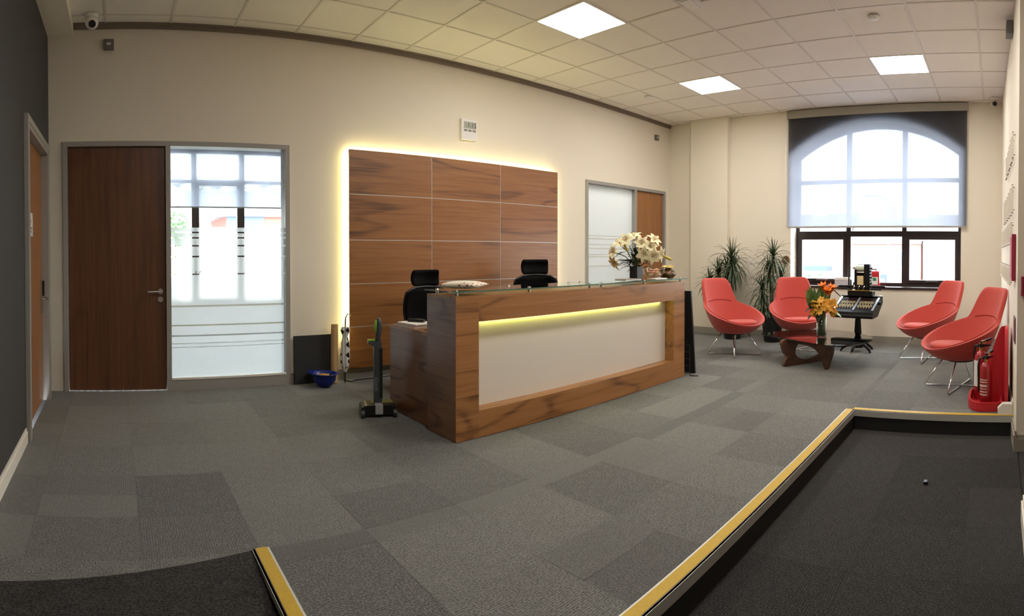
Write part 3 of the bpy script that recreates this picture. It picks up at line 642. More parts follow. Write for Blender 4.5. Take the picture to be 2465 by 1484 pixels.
# ================================================================== OFFICE CHAIRS
M_MESH = plain('black_mesh_fabric', srgb(14, 14, 15), .95, noise=.3, nscale=400, spec=.15)
def make_office():
    r = thing('office_chair', '', 'chair')
    MB().box(-.235, .235, -.24, .22, .43, .50, bev=.03).build('seat', M_MESH, r, True)
    bm = MB(); cols, rws = 13, 12; G = []
    for j in range(rws):
        t = j/(rws-1); z = .53+.45*t; hw = .19+.055*math.sin(min(1, t*1.25)*PI*.62); yb = .235+.03*math.sin(t*PI*1.4)+.03*t
        if t > .86: hw *= 1-.32*((t-.86)/.14)**2
        G.append([bm.bm.verts.new((hw*(2*i/(cols-1)-1), yb-.055*abs(2*i/(cols-1)-1)**2, z)) for i in range(cols)])
    for j in range(rws-1):
        for i in range(cols-1): bm.bm.faces.new((G[j][i], G[j][i+1], G[j+1][i+1], G[j+1][i]))
    b = bm.build('backrest', M_MESH, r, True); s = b.modifiers.new('t', 'SOLIDIFY'); s.thickness = .022
    rim = []
    for j in range(rws):
        t = j/(rws-1); hw = .19+.055*math.sin(min(1, t*1.25)*PI*.62)
        if t > .86: hw *= 1-.32*((t-.86)/.14)**2
        rim.append((hw, .235+.03*math.sin(t*PI*1.4)+.03*t-.055, .53+.45*t))
    rp_ = rim+[(x*(1-k/6*2), .235+.03*math.sin(PI*1.4)+.03-.055*abs(1-k/3)**2, .985+.008*math.sin(k/6*PI)) for k in range(1, 6) for x in (rim[-1][0],)]+[(-x, y, z) for x, y, z in rim[::-1]]
    MB().tube(rp_, .013, 8).build('back_frame', M_BLACK, r, True)
    MB().tube([(0, .30, .55), (0, .335, .78), (0, .325, .98), (0, .30, 1.05)], [.028, .024, .02, .016], 10).build('spine', M_BLACK, r, True)
    hb = MB(); G = []
    for j in range(7):
        t = j/6; z = 1.005+.155*t
        G.append([hb.bm.verts.new((.155*(2*i/10-1)*(1-.10*abs(2*t-1)**3), .265-.05*abs(2*i/10-1)**2-.035*(2*t-1)**2+.02, z)) for i in range(11)])
    for j in range(6):
        for i in range(10): hb.bm.faces.new((G[j][i], G[j][i+1], G[j+1][i+1], G[j+1][i]))
    h = hb.build('headrest', M_MESH, r, True); s = h.modifiers.new('t', 'SOLIDIFY'); s.thickness = .04; s.offset = 0; q = h.modifiers.new('s', 'SUBSURF'); q.levels = q.render_levels = 1
    for sx in (-1, 1):
        a = MB().tube([(sx*.22, .05, .46), (sx*.285, .05, .48), (sx*.29, .04, .62)], .016, 8).build('arm_post', M_BLACK, r, True)
        MB().box(sx*.29-.04, sx*.29+.04, -.14, .10, .62, .645, bev=.01).build('arm_pad', M_BLACKM, a)
    MB().tube([(0, 0, .09), (0, 0, .25)], .03, 14).tube([(0, 0, .25), (0, 0, .43)], .018, 14).box(-.1, .1, -.1, .12, .40, .435).build('gas_lift', M_BLACK, r, 'auto')
    for k in range(5):
        a = 2*PI*k/5+.3; x, y = math.cos(a), math.sin(a)
        l = MB().tube([(0, 0, .105), (x*.15, y*.15, .10), (x*.29, y*.29, .075)], [.03, .022, .016], 8).build('base_leg', M_BLACK, r, True)
        MB().tube([(x*.29-y*.022, y*.29+x*.022, .028), (x*.29+y*.022, y*.29-x*.022, .028)], .0275, 14).build('caster', M_BLACKM, l, 'auto')
    return r
oc = make_office()
for k, (p, a, lab, s) in enumerate((((2.80, 4.37), -6, 'black mesh office chair behind the counter near the patterned cushion', .955), ((4.22, 4.47), -28, 'black mesh office chair behind the middle of the counter, in front of the panelling edge', 1.03))):
    o = oc if k == 0 else copy_tree(oc)
    o.location = (p[0], p[1], 0); o.rotation_euler = (0, 0, math.radians(a)); o.scale = (s, s, s); tag(o, lab, 'chair', 'office chairs behind the counter')
# ================================================================== FLOWERS
def petal(m, L_, wd, curl, M, cup=0.25, n=6, bend=0.0):
    """one petal or leaf blade along +x, curling with length"""
    rows = []
    for i in range(n+1):
        t = i/n; hw = wd*(math.sin(PI*(t**.8)*.97+.05) if t < 1 else .02)
        x = L_*math.sin(min(t*curl, 2.6))/max(curl, .01) if curl > .05 else L_*t
        z = L_*(1-math.cos(min(t*curl, 2.6)))/max(curl, .01) if curl > .05 else 0
        rows.append([m.bm.verts.new(M @ Vector((x, y, -z+abs(y)/wd*cup*hw+bend*t))) for y in (-hw, 0, hw)])
    for a, b in zip(rows, rows[1:]):
        m.bm.faces.new((a[0], a[1], b[1], b[0])); m.bm.faces.new((a[1], a[2], b[2], b[1]))
def aim(d, roll=0.0, at=(0, 0, 0)):
    """matrix whose +z points along d"""
    d = Vector(d).normalized(); q = d.to_track_quat('Z', 'Y')
    return Matrix.Translation(at) @ q.to_matrix().to_4x4() @ Matrix.Rotation(roll, 4, 'Z')
M_LILY = plain('cream_petal', srgb(244, 234, 190), .6, noise=.06, nscale=80)
M_STAMEN = plain('rust_anther', srgb(150, 96, 40), .8)
M_LEAF = plain('dark_green_leaf', srgb(52, 66, 44), .5, noise=.3, nscale=30)
M_LEAF2 = plain('fresh_green_leaf', srgb(112, 138, 70), .5, noise=.25, nscale=30)
M_STEM = plain('green_stem', srgb(78, 96, 56), .6)
vx, vy = 4.24, 3.18
va = thing('flower_vase', 'small square black vase holding cream lilies on the counter', 'vase', (vx, vy, GT))
MB().frame([(-.044, -.044), (.044, -.044), (.044, .044), (-.044, .044)], [(-.039, -.039), (.039, -.039), (.039, .039), (-.039, .039)], .004, .13, 'xy').box(-.044, .044, -.044, .044, 0, .006).build('vase_body', M_BLACK, va)
lb_ = thing('lily_bouquet', 'bouquet of open cream lilies with dark green leaves in the black vase', 'flowers', (vx, vy, GT+.01))
# blooms: offset from the vase in the view's right direction / up / towards the camera, then facing
rgt = Vector((.60, -.80, 0)); fwd = Vector((-.80, -.60, 0))
BL = [(-.20, .25, .02, (-.8, .25, .5)), (-.15, .33, -.03, (-.4, .6, .4)), (-.19, .17, .03, (-.7, -.5, .5)), (-.02, .39, -.02, (-.1, .8, .35)), (.05, .33, .04, (.0, .35, .9)),
      (.16, .36, .0, (.45, .6, .5)), (.07, .24, .07, (-.1, -.1, 1)), (.15, .22, .06, (.2, -.2, .9)), (.21, .24, .02, (.8, -.1, .5)), (.13, .30, .05, (.3, .3, .8)), (-.09, .36, .02, (-.3, .4, .8))]
sm_ = MB()
for (r, u, f, n_) in BL:
    p = rgt*r+fwd*f+Vector((0, 0, u)); nd = rgt*n_[0]+Vector((0, 0, n_[1]))+fwd*n_[2]
    m = MB(); A = aim(nd, random.uniform(0, 1), p)
    for k in range(6):
        petal(m, .092 if k % 2 else .102, .030 if k % 2 else .021, 1.35, A @ Matrix.Rotation(k*PI/3, 4, 'Z') @ Matrix.Rotation(-.95, 4, 'Y'), .35)
    m.tube([A @ Vector((0, 0, -.03)), A @ Vector((0, 0, .012))], [.006, .014], 8)
    b = m.build('lily_bloom', M_LILY, lb_, True)
    a = MB()
    for k in range(6):
        c = k*PI/3+.4; e = Vector((.022*math.cos(c), .022*math.sin(c), .055)); a.tube([A @ Vector((0, 0, .01)), A @ e], .0012, 4); a.tube([A @ (e-Vector((.005*math.sin(c), -.005*math.cos(c), 0))), A @ (e+Vector((.005*math.sin(c), -.005*math.cos(c), 0)))], .0025, 5)
    a.build('stamens', M_STAMEN, b)
    base = Vector((random.uniform(-.03, .03), random.uniform(-.03, .03), 0)); tip = A @ Vector((0, 0, -.028))
    sm_.tube([base, base*.7+Vector((0, 0, .12)), tip*.6+Vector((0, 0, .07)), tip], .0045, 6)
for (r, u, f, dr, du) in ((.30, .20, 0, .9, -.45), (-.10, .30, .04, -.3, .6)):
    p = rgt*r+fwd*f+Vector((0, 0, u)); d = (rgt*dr+Vector((0, 0, du))).normalized()
    bud = MB(); bud.tube([p-d*.05, p-d*.02, p+d*.02, p+d*.05], [.006, .014, .013, .003], 8); sm_.tube([(0, 0, .1), p*.5+Vector((0, 0, .1)), p-d*.05], .004, 6); bud.build('lily_bud', MATS.get('yellow_bud') or plain('yellow_bud', srgb(208, 184, 84), .6), lb_, True)
sm_.build('stems', M_STEM, lb_, True)
for k in range(40):
    m = MB(); a = random.uniform(-1, 1); u = random.uniform(.10, .29); rr = random.uniform(.02, .12)
    p = rgt*(a*rr)+fwd*random.uniform(-.04, .06)+Vector((0, 0, u)); d = rgt*(a*1.2+random.uniform(-.3, .3))+fwd*random.uniform(-.3, .6)+Vector((0, 0, random.uniform(-.1, .6)))
    A = Matrix.Translation(p) @ d.to_track_quat('X', 'Z').to_matrix().to_4x4()
    petal(m, random.uniform(.09, .15), .019, random.uniform(.6, 1.3), A, .3); m.build('lily_leaf', M_LEAF, lb_, True)
# glass bowl of wrapped sweets
bx_, by_ = 4.56, 3.20
bw_ = thing('sweet_bowl', 'clear glass bowl full of wrapped sweets on the counter', 'bowl', (bx_, by_, GT+.015))
MB().lathe([(0, 0), (.06, 0), (.07, .006), (.098, .035), (.115, .085), (.119, .092), (.115, .093), (.110, .085), (.093, .038), (.066, .010), (0, .008)], 32).build('bowl_glass', glass('bowl_glass_clear', (.9, .92, .92, 1)), bw_, True)
sw = [plain('sweet_yellow', srgb(226, 196, 110), .4), plain('sweet_pink', srgb(222, 150, 140), .4), plain('sweet_cream', srgb(232, 220, 190), .4), plain('sweet_orange', srgb(222, 150, 70), .4)]
for k in range(34):
    a = random.uniform(0, 2*PI); lv = k//12; R_ = [.055, .075, .085][min(lv, 2)]*math.sqrt(random.random()); z = .022+lv*.022+random.uniform(0, .004)
    s = MB().lathe([(0, -.009), (.009, -.007), (.0125, 0), (.009, .007), (0, .009)], 8); s.tube([(-.021, 0, 0), (-.011, 0, 0)], [.007, .002], 6).tube([(.011, 0, 0), (.021, 0, 0)], [.002, .007], 6)
    o = s.build('wrapped_sweet', sw[k % 4], None, True, (bx_+R_*math.cos(a), by_+R_*math.sin(a), GT+.02+z)); o.rotation_euler = (random.uniform(-.5, .5), random.uniform(-.5, .5), random.uniform(0, 3))
    tag(o, ['yellow wrapped sweet in the glass bowl', 'pink wrapped sweet in the glass bowl', 'cream wrapped sweet in the glass bowl', 'orange wrapped sweet in the glass bowl'][k % 4], 'sweet', 'wrapped sweets in the bowl')
# gold foil bag
gb = thing('gift_bag', 'crumpled brown and gold foil gift pack at the end of the counter', 'gift pack', (4.79, 3.19, GT))
m = MB(); G = []
for i in range(9):
    t = i/8; row = []
    for k in range(20):
        a = 2*PI*k/20; r = (.5+.5*math.sin(min(1, t*1.15)*PI*.9+.25))*(1+.08*math.sin(5*a+3*t)+random.uniform(-.05, .05))
        row.append(m.bm.verts.new((.10*r*math.cos(a), .075*r*math.sin(a), .105*t+.001)))
    G.append(row)
for a, b in zip(G, G[1:]):
    for k in range(20): m.bm.faces.new((a[k], a[(k+1) % 20], b[(k+1) % 20], b[k]))
m.bm.faces.new(G[0][::-1]); m.bm.faces.new(G[-1])
m.build('foil_wrap', plain('brown_gold_foil', srgb(92, 68, 40), .3, metal=.5, noise=.75, nscale=22), gb)
m = MB().lathe([(0, .085), (.05, .088), (.085, .098), (.06, .118), (0, .122)], 14, (0, 0, .012), sy=.75)
for v in m.bm.verts: v.co += Vector((random.uniform(-.006, .006), random.uniform(-.006, .006), random.uniform(-.004, .004)))
m.build('gold_top', plain('gold_foil', srgb(206, 180, 110), .3, metal=.6, noise=.3, nscale=40), gb)
# leaflets and visitor book
bk = thing('visitor_book', 'thin white visitor book lying beside the lily vase on the counter', 'book', (3.93, 3.065, GT+.006))
MB().box(0, .24, 0, .12, 0, .012).build('page_block', M_WPLAST, bk); MB().box(-.003, .243, -.003, .123, .012, .015).build('cover', M_SKIRT, bk)
tag(MB().box(0, .20, 0, .10, 0, .012, bev=.002).build('leaflet_stack', plain('white_paper', srgb(236, 232, 224), .7), None, False, (4.385, 3.055, GT)), 'stack of white leaflets in front of the sweet bowl', 'leaflets')
# cushion
cu = MB(); G = []; n = 18
for i in range(n+1):
    row = []
    for j in range(n+1):
        u, v = 2*i/n-1, 2*j/n-1; e = (1-abs(u)**3)*(1-abs(v)**3); pin = 1-.10*(1-abs(u))*(abs(v)**2)-.0
        row.append(((u*.17*(1-.08*(1-u*u)*0)*(1-.07*(1-v*v)*0), v*.17, e)))
    G.append(row)
for sgn in (1, -1):
    Vt = [[cu.bm.verts.new((x*(1-.10*(1-(y/.17)**2)*(abs(x)/.17)**4), y*(1-.10*(1-(x/.17)**2)*(abs(y)/.17)**4), (.03 if sgn > 0 else .03)+sgn*.029*e**.6)) for x, y, e in r] for r in G]
    for i in range(n):
        for j in range(n): cu.bm.faces.new((Vt[i][j], Vt[i+1][j], Vt[i+1][j+1], Vt[i][j+1]))
bmesh.ops.remove_doubles(cu.bm, verts=cu.bm.verts, dist=.0004)
m_, nt, b = nm('cream_cloth_red_pattern'); L = nt.links.new
tc = N(nt, 'ShaderNodeTexCoord'); vo = N(nt, 'ShaderNodeTexVoronoi'); vo.inputs['Scale'].default_value = 30; vo.inputs['Randomness'].default_value = .35; L(tc.outputs['Object'], vo.inputs['Vector'])
gt = N(nt, 'ShaderNodeMath', operation='LESS_THAN'); gt.inputs[1].default_value = .36; L(vo.outputs['Distance'], gt.inputs[0])
mx = N(nt, 'ShaderNodeMix', data_type='RGBA'); mx.inputs[6].default_value = srgb(236, 226, 206); mx.inputs[7].default_value = srgb(170, 66, 62); L(gt.outputs[0], mx.inputs[0]); L(mx.outputs[2], b.inputs['Base Color']); b.inputs['Roughness'].default_value = .9
co = cu.build('cushion', m_, None, True, (2.285, 3.20, GT+.006)); co.scale = (.84, .84, .9); co.rotation_euler = (0, 0, .55); tag(co, 'flat cream cushion with a red printed pattern on the counter', 'cushion')
# things on the low desk
DZ = .691
nb = thing('notepad', 'stack of white notepads on the low desk end', 'notepad', (2.26, 3.82, DZ), .12)
for k in range(3): MB().box(-.10, .10, -.12, .12, k*.011, k*.011+.010).build('pad', MATS['white_paper'] if k != 1 else plain('pink_paper', srgb(226, 190, 176), .7), nb, loc=(random.uniform(-.006, .006), random.uniform(-.006, .006), 0))
ph_ = thing('cordless_phone', 'small black cordless phone lying on the white notepads', 'phone', (2.27, 3.83, DZ+.033), .6)
MB().box(-.022, .022, -.07, .07, 0, .022, bev=.006).build('handset', M_BLACK, ph_, True); MB().box(-.015, .015, .02, .05, .0222, .0232).build('screen', M_SLATE, ph_)
for k in range(12): MB().box(-.004, .004, -.003, .003, .0222, .0235).build('key', M_SKIRT, ph_, loc=(-.011+.011*(k % 3), -.05+.014*(k//3), 0))
tag(MB().box(-.05, .05, -.05, .05, 0, .006, bev=.002).build('coaster', plain('tan_leather', srgb(160, 100, 66), .6), None, False, (2.24, 3.53, DZ)), 'tan leather coaster on the low desk', 'coaster')
# ================================================================== BY THE PANELLING
sb = MB().box(0, .42, 0, .015, 0, .465); so = sb.build('slate_board', M_SLATE, None, False, (1.69, 5.135, .003)); so.rotation_euler = (-.07, 0, 0)
tag(so, 'square charcoal board leaning against the wall beside the panelling', 'board')
tu = thing('cardboard_tube', 'tall brown cardboard postal tube leaning on the wall by the panelling', 'tube', (2.07, 5.068, 0)); tu.rotation_euler = (-.05, .035, 0)
MB().lathe([(.036, .004), (.036, .575), (.032, .575), (.032, .004), (.036, .004)], 24).build('tube_wall', plain('kraft_card', srgb(196, 160, 112), .8, noise=.08), tu, 'auto')
MB().lathe([(0, .568), (.0315, .568), (.0315, .572), (0, .572)], 20).build('end_cap', plain('kraft_cap', srgb(180, 146, 100), .8), tu)
# umbrella
um = thing('umbrella', 'closed white umbrella with black spots leaning beside the panelling', 'umbrella', (2.165, 5.02, 0)); um.rotation_euler = (-.045, .03, 0)
m_, nt, b = nm('white_cloth_black_spots'); L = nt.links.new
tc = N(nt, 'ShaderNodeTexCoord'); mp = N(nt, 'ShaderNodeMapping'); mp.inputs['Scale'].default_value = (9, 9, 9); L(tc.outputs['Object'], mp.inputs[0]); vo = N(nt, 'ShaderNodeTexVoronoi'); vo.inputs['Scale'].default_value = 1.6; vo.inputs['Randomness'].default_value = .5; L(mp.outputs[0], vo.inputs['Vector'])
gt = N(nt, 'ShaderNodeMath', operation='LESS_THAN'); gt.inputs[1].default_value = .40; L(vo.outputs['Distance'], gt.inputs[0])
mx = N(nt, 'ShaderNodeMix', data_type='RGBA'); mx.inputs[6].default_value = srgb(226, 224, 218); mx.inputs[7].default_value = srgb(24, 22, 24); L(gt.outputs[0], mx.inputs[0]); L(mx.outputs[2], b.inputs['Base Color']); b.inputs['Roughness'].default_value = .6
m = MB(); G = []
for i in range(15):
    t = i/14; z = .11+.44*t; r0 = [.010, .022, .032, .037, .036, .040, .034, .038, .032, .036, .028, .022, .030, .038, .026][i]
    G.append([m.bm.verts.new((r0*(1+.28*math.cos(8*2*PI*k/48+2.2*t))*math.cos(2*PI*k/48), r0*(1+.28*math.cos(8*2*PI*k/48+2.2*t))*math.sin(2*PI*k/48), z)) for k in range(48)])
for a, b_ in zip(G, G[1:]):
    for k in range(48): m.bm.faces.new((a[k], a[(k+1) % 48], b_[(k+1) % 48], b_[k]))
m.build('canopy', m_, um, True)
MB().tube([(0, 0, .004), (0, 0, .09), (0, 0, .12)], [.005, .006, .008], 10).build('ferrule', M_BLACK, um, True)
MB().tube([(0, 0, .54), (0, 0, .60), (.004, 0, .64), (.02, 0, .672), (.045, 0, .676), (.058, 0, .655)], .0075, 10).build('crook_handle', plain('clear_amber_plastic', srgb(150, 140, 90), .3), um, True)
# hard hat upside down with gloves
hh = thing('hard_hat', 'upturned blue safety helmet on the carpet beside the charcoal board', 'helmet', (1.925, 4.955, 0), 2.2)
MB().lathe([(0, .004), (.045, .007), (.085, .030), (.112, .075), (.120, .125), (.138, .130), (.138, .136), (.114, .133), (.105, .08), (.078, .037), (.04, .014), (0, .011)], 36, sy=.88).build('shell', plain('blue_plastic', srgb(20, 40, 130), .3, noise=.04), hh, True)
MB().prism(cr([(.10, -.07), (.16, -.06), (.185, 0), (.16, .06), (.10, .07), (.12, 0)]), .128, .136, 'xy').build('peak', MATS['blue_plastic'], hh)
MB().tube([(.09*math.cos(2*PI*k/16), .075*math.sin(2*PI*k/16), .10+.012*math.sin(2*PI*k/8)) for k in range(17)], .008, 6).build('headband', M_BLACKM, hh, True)
gl = thing('work_glove', 'tan work glove stuffed in the blue helmet', 'glove', (1.915, 4.955, .10), .8)
g_ = plain('tan_suede', srgb(186, 140, 70), .9, noise=.15)
MB().box(-.045, .03, -.035, .035, -.03, .028, bev=.014).build('palm', g_, gl, True)
for k in range(4): MB().tube([(.02, -.027+.018*k, 0), (.05, -.03+.019*k, .012), (.07, -.03+.02*k, -.002)], [.010, .0095, .006], 8).build('finger', g_, gl, True)
MB().tube([(-.02, .03, .0), (.0, .055, .012), (.02, .062, .0)], [.011, .010, .006], 8).build('thumb', g_, gl, True)
tag(MB().tube([(2.20, 5.12, .008), (2.23, 5.05, .006), (2.26, 5.04, .006), (2.29, 5.08, .006), (2.5, 5.095, .006), (3.0, 5.10, .006), (4.2, 5.10, .006)], .005, 6).build('power_cable', M_BLACK, None, True), 'thin black power cable lying along the foot of the panelling', 'cable')
# ================================================================== VACUUM CLEANER
vc = thing('vacuum_cleaner', 'upright dark grey and green cordless vacuum cleaner beside the counter', 'vacuum cleaner', (1.975, 3.93, 0), math.radians(-20))
M_VG = plain('dark_grey_plastic', srgb(66, 71, 74), .4); M_LIME = plain('lime_green_plastic', srgb(128, 176, 40), .4)
# head: local y = towards the room front (-), x = width
MB().prism(rounded([(-.14, .02), (-.14, .075), (-.10, .095), (.10, .095), (.14, .075), (.14, .02)], [.01]*6, 3), -.085, .085, 'xz').build('floor_head', M_BLACK, vc)
MB().box(-.055, .12, -.02, .06, .094, .10).build('green_strip', plain('dull_olive', srgb(120, 122, 66), .5), vc)
MB().box(-.03, .03, -.105, -.02, .03, .105, bev=.006).build('hinge_bracket', plain('pale_grey_plastic', srgb(186, 186, 182), .4), vc)
for x in (-.125, .125): MB().tube([(x-.014, -.08, .032), (x+.014, -.08, .032)], .032, 18).build('wheel', M_VG, vc, 'auto')
for x in (-.12, .12): MB().tube([(x-.012, .07, .02), (x+.012, .07, .02)], .02, 14).build('wheel', M_VG, vc, 'auto')
MB().prism(rounded([(-.032, -.045), (.032, -.045), (.032, .035), (-.032, .035)], [.012]*4, 4), .10, .54, 'xy').build('body_tube', M_VG, vc, 'auto')
MB().box(.008, .0335, -.047, -.02, .14, .53, bev=.003).build('battery_cover', M_BLACK, vc)
MB().prism([(-.01, .53), (.03, .53), (.025, .58), (-.075, .585), (-.08, .565)], -.03, .03, 'xz').build('grip_shelf', M_VG, vc)
MB().box(-.078, -.022, -.024, .024, .585, .594, bev=.003).build('release_button', M_LIME, vc)
MB().tube([(.0, 0, .53), (.004, 0, .62), (.012, .004, .68), (.012, .006, .73), (.008, .004, .76)], [.024, .020, .026, .022, .012], 12).build('handle', M_VG, vc, True)
MB().tube([(-.012, -.004, .645), (-.016, 0, .69), (-.010, .004, .745)], [.008, .014, .010], 10).build('green_grip', M_LIME, vc, True)
text_mesh('Gtech', .044, .0004, plain('silver_print', srgb(140, 146, 148), .4), 'brand_lettering', vc, Matrix.Translation((-.018, -.0452, .25)) @ FACE_MY @ Matrix.Rotation(-PI/2, 4, 'Z'))
# ================================================================== BESIDE THE COUNTER'S FAR END
bbd = thing('display_board', 'tall black display board leaning against the far end of the counter', 'board', (5.085, 3.10, 0))
b_ = MB().box(-.012, .012, -.06, .30, .003, .885); 
b_.build('panel', M_BLACKM, bbd); bbd.rotation_euler = (0, -.125, .12)
MB().box(-.014, .014, -.066, -.06, .003, .885).build('edge_strip', M_BLACK, bbd)
wr = thing('wire_rack', 'folded thin black wire rack leaning beside the black display board', 'rack', (4.985, 3.055, 0)); wr.rotation_euler = (0, -.03, 0)
M_WIRE = plain('dark_wire', srgb(90, 88, 86), .4, metal=.6)
for y in (-.02, .05): MB().tube([(0, y, .004), (0, y, .32)], .003, 6).build('upright_wire', M_WIRE, wr)
for z in (.03, .10, .17, .24, .315): MB().tube([(0, -.02, z), (0, .05, z)], .0025, 6).build('cross_wire', M_WIRE, wr)
tag(MB().tube([(4.95, 3.02, .006), (4.955, 2.97, .006), (4.975, 2.95, .006), (4.97, 2.93, .006)], .005, 6).build('cable_end', M_BLACK, None, True), 'short black cable end on the carpet by the counter corner', 'cable')
# ================================================================== ORANGE BOUQUET ON THE COFFEE TABLE
gx, gy, gz = 6.12, 1.975, .3205
gv = thing('glass_vase', 'tall clear glass cylinder vase on the coffee table', 'vase', (gx, gy, gz))
MB().lathe([(0, 0), (.058, 0), (.060, .004), (.062, .26), (.059, .26), (.057, .018), (0, .016)], 28).build('vase_glass', glass('vase_glass_clear', (.9, .93, .92, 1)), gv, True)
MB().lathe([(0, .017), (.056, .018), (.057, .15), (0, .15)], 28).build('water', glass('vase_water', (.8, .86, .78, 1)), gv, True)
ob = thing('orange_bouquet', 'bouquet of orange lilies, yellow alstroemeria and green blades in the glass vase', 'flowers', (gx, gy, gz+.02))
r2 = Vector((.30, -.954, 0)); f2 = Vector((-.954, -.30, 0))
s = MB()
for k in range(30):
    a = 2*PI*k/30; s.tube([(.045*math.cos(a+.5), .045*math.sin(a+.5), 0), (.03*math.cos(a+1.4), .03*math.sin(a+1.4), .14), (.05*math.cos(a+2), .05*math.sin(a+2), .30)], .006, 6)
s.build('stems', plain('wet_stem', srgb(58, 78, 44), .4), ob, True)
M_OR = plain('orange_petal', srgb(236, 130, 40), .5, noise=.12, nscale=60); M_YO = plain('yellow_orange_petal', srgb(238, 176, 66), .5, noise=.14, nscale=60)
for (r, u, f, n_) in ((.02, .54, .02, (-.25, .9, .35)), (.105, .52, .0, (.35, .9, .3)), (.06, .50, .05, (.1, .8, .6))):
    m = MB(); A = aim(r2*n_[0]+Vector((0, 0, n_[1]))+f2*n_[2], .3, r2*r+f2*f+Vector((0, 0, u)))
    for k in range(6): petal(m, .13, .032, .42, A @ Matrix.Rotation(k*PI/3, 4, 'Z') @ Matrix.Rotation(-1.15, 4, 'Y') @ Matrix.Translation((-.04, 0, 0)), .5)
    m.tube([A @ Vector((0, 0, -.16)), A @ Vector((0, 0, -.03))], [.006, .012], 8)
    m.build('orange_lily', M_OR, ob, True)
for k in range(44):
    a = random.uniform(-1, 1); u = random.uniform(.26, .42); f = random.uniform(0, .10)
    p = r2*(a*.13+.025)+f2*f+Vector((0, 0, u-.03*abs(a))); m = MB(); A = aim(r2*a*.8+f2*.8+Vector((0, 0, random.uniform(-.2, .5))), random.uniform(0, 2), p)
    for q in range(6): petal(m, .048, .017, .8, A @ Matrix.Rotation(q*PI/3, 4, 'Z') @ Matrix.Rotation(-.6, 4, 'Y'), .3, 4)
    m.build('alstroemeria_bloom', M_YO, ob, True)
for k in range(34):
    r = -.14+.0066*k+random.uniform(-.01, .01); m = MB(); tall = random.uniform(.2, .31)
    A = Matrix.Translation(r2*(r*.8)+f2*random.uniform(-.05, .04)+Vector((0, 0, .29))) @ (r2*(r*1.8)+Vector((0, 0, 1))+f2*random.uniform(-.1, .15)).to_track_quat('X', 'Z').to_matrix().to_4x4() @ Matrix.Rotation(random.uniform(0, 3), 4, 'X')
    petal(m, tall, .027, .15, A, .4, 6); m.build('blade_leaf', [M_LEAF2, plain('blade_green', srgb(92, 120, 62), .5) if 'blade_green' not in MATS else MATS['blade_green']][k % 2], ob, True)
for (r, u, dr, du) in ((-.06, .28, -1, -.55), (-.07, .33, -1, -.2), (-.05, .36, -1, .25), (.10, .27, 1, -.12), (.0, .28, -.4, -.6), (-.03, .34, -.6, .5)):
    m = MB(); A = Matrix.Translation(r2*r+f2*.05+Vector((0, 0, u))) @ (r2*dr+Vector((0, 0, du))+f2*.3).to_track_quat('X', 'Z').to_matrix().to_4x4(); petal(m, .15, .058, .6, A, .2); m.build('broad_leaf', M_LEAF if r < .1 else M_LEAF2, ob, True)
m = MB()
for k in range(60):
    p = r2*random.uniform(-.17, -.07)+f2*random.uniform(-.02, .06)+Vector((0, 0, random.uniform(.36, .46))); m.lathe([(0, -.006), (.006, 0), (0, .006)], 5, p)
m.build('filler_buds', plain('olive_buds', srgb(120, 124, 62), .7, noise=.3), ob).__setitem__('kind', 'stuff')
# ================================================================== POTTED DRACAENAS
M_DRAC = plain('dracaena_leaf', srgb(58, 74, 46), .45, noise=.35, nscale=14); M_BARK = plain('dracaena_bark', srgb(98, 84, 60), .9, noise=.2)
def dracaena(x, y, label, heads, rz):
    t = thing('potted_dracaena', label, 'plant', (x, y, 0))
    MB().lathe([(0, .004), (.115, .004), (.125, .03), (.155, .33), (.16, .36), (.145, .36), (.14, .32), (0, .32)], 32).build('pot', M_BLACK, t, 'auto')
    MB().lathe([(0, .326), (.139, .325)], 24).build('soil', plain('soil', srgb(50, 38, 28), .95) if 'soil' not in MATS else MATS['soil'], t)
    rnd = random.Random(rz)
    for (hx_, hy_, hz_, sz, dr) in heads:
        m = MB().tube([(hx_*.15, hy_*.15, .32), (hx_*.5, hy_*.5, (.32+hz_)/2), (hx_*.9, hy_*.9, hz_-.05), (hx_, hy_, hz_+.02)], [.016, .014, .012, .010], 8).build('cane', M_BARK, t, True)
        lf = MB(); n = 58
        for k in range(n):
            q = k/n; az = k*2.39996; el = 1.35-2.0*q*dr+rnd.uniform(-.12, .12); Ln = sz*1.12*rnd.uniform(.8, 1.1)*(.75+.35*math.sin(PI*q))
            d = Vector((math.cos(az)*math.cos(el), math.sin(az)*math.cos(el), math.sin(el)))
            side = Vector((-math.sin(az), math.cos(az), 0)); p0 = Vector((hx_, hy_, hz_+.06-.14*q)); prev = None; pos = p0.copy(); dd = d.copy()
            for i in range(7):
                tt = i/6; w2 = .0140*(1-tt)**.6*(.6+.4*min(1, tt*5))+.0006
                row = (lf.bm.verts.new(pos-side*w2), lf.bm.verts.new(pos+Vector((0, 0, -.003))), lf.bm.verts.new(pos+side*w2))
                if prev: lf.bm.faces.new((prev[0], prev[1], row[1], row[0])); lf.bm.faces.new((prev[1], prev[2], row[2], row[1]))
                prev = row; pos = pos+dd*(Ln/6); dd = (dd+Vector((0, 0, -.40*(.45+q)*(1 if el < 1.2 else .25)))).normalized()
                if pos.x+x > WX-.03: pos.x = WX-.03-x
                if pos.x+x > WX-.13 and 4.02 < pos.y+y < 4.76: pos.x = WX-.13-x
        lf.build('leaf_rosette', M_DRAC, t, True)
    return t
dracaena(7.45, 3.80, 'bushy dark dracaena in a black pot behind the chair nearest the counter', [(.0, .02, 1.16, .36, 1.0), (-.03, .22, .95, .26, .85), (-.06, .36, .80, .24, .9), (.05, .12, 1.0, .3, 1.0), (-.02, -.02, 1.05, .34, 1.1)], 5)
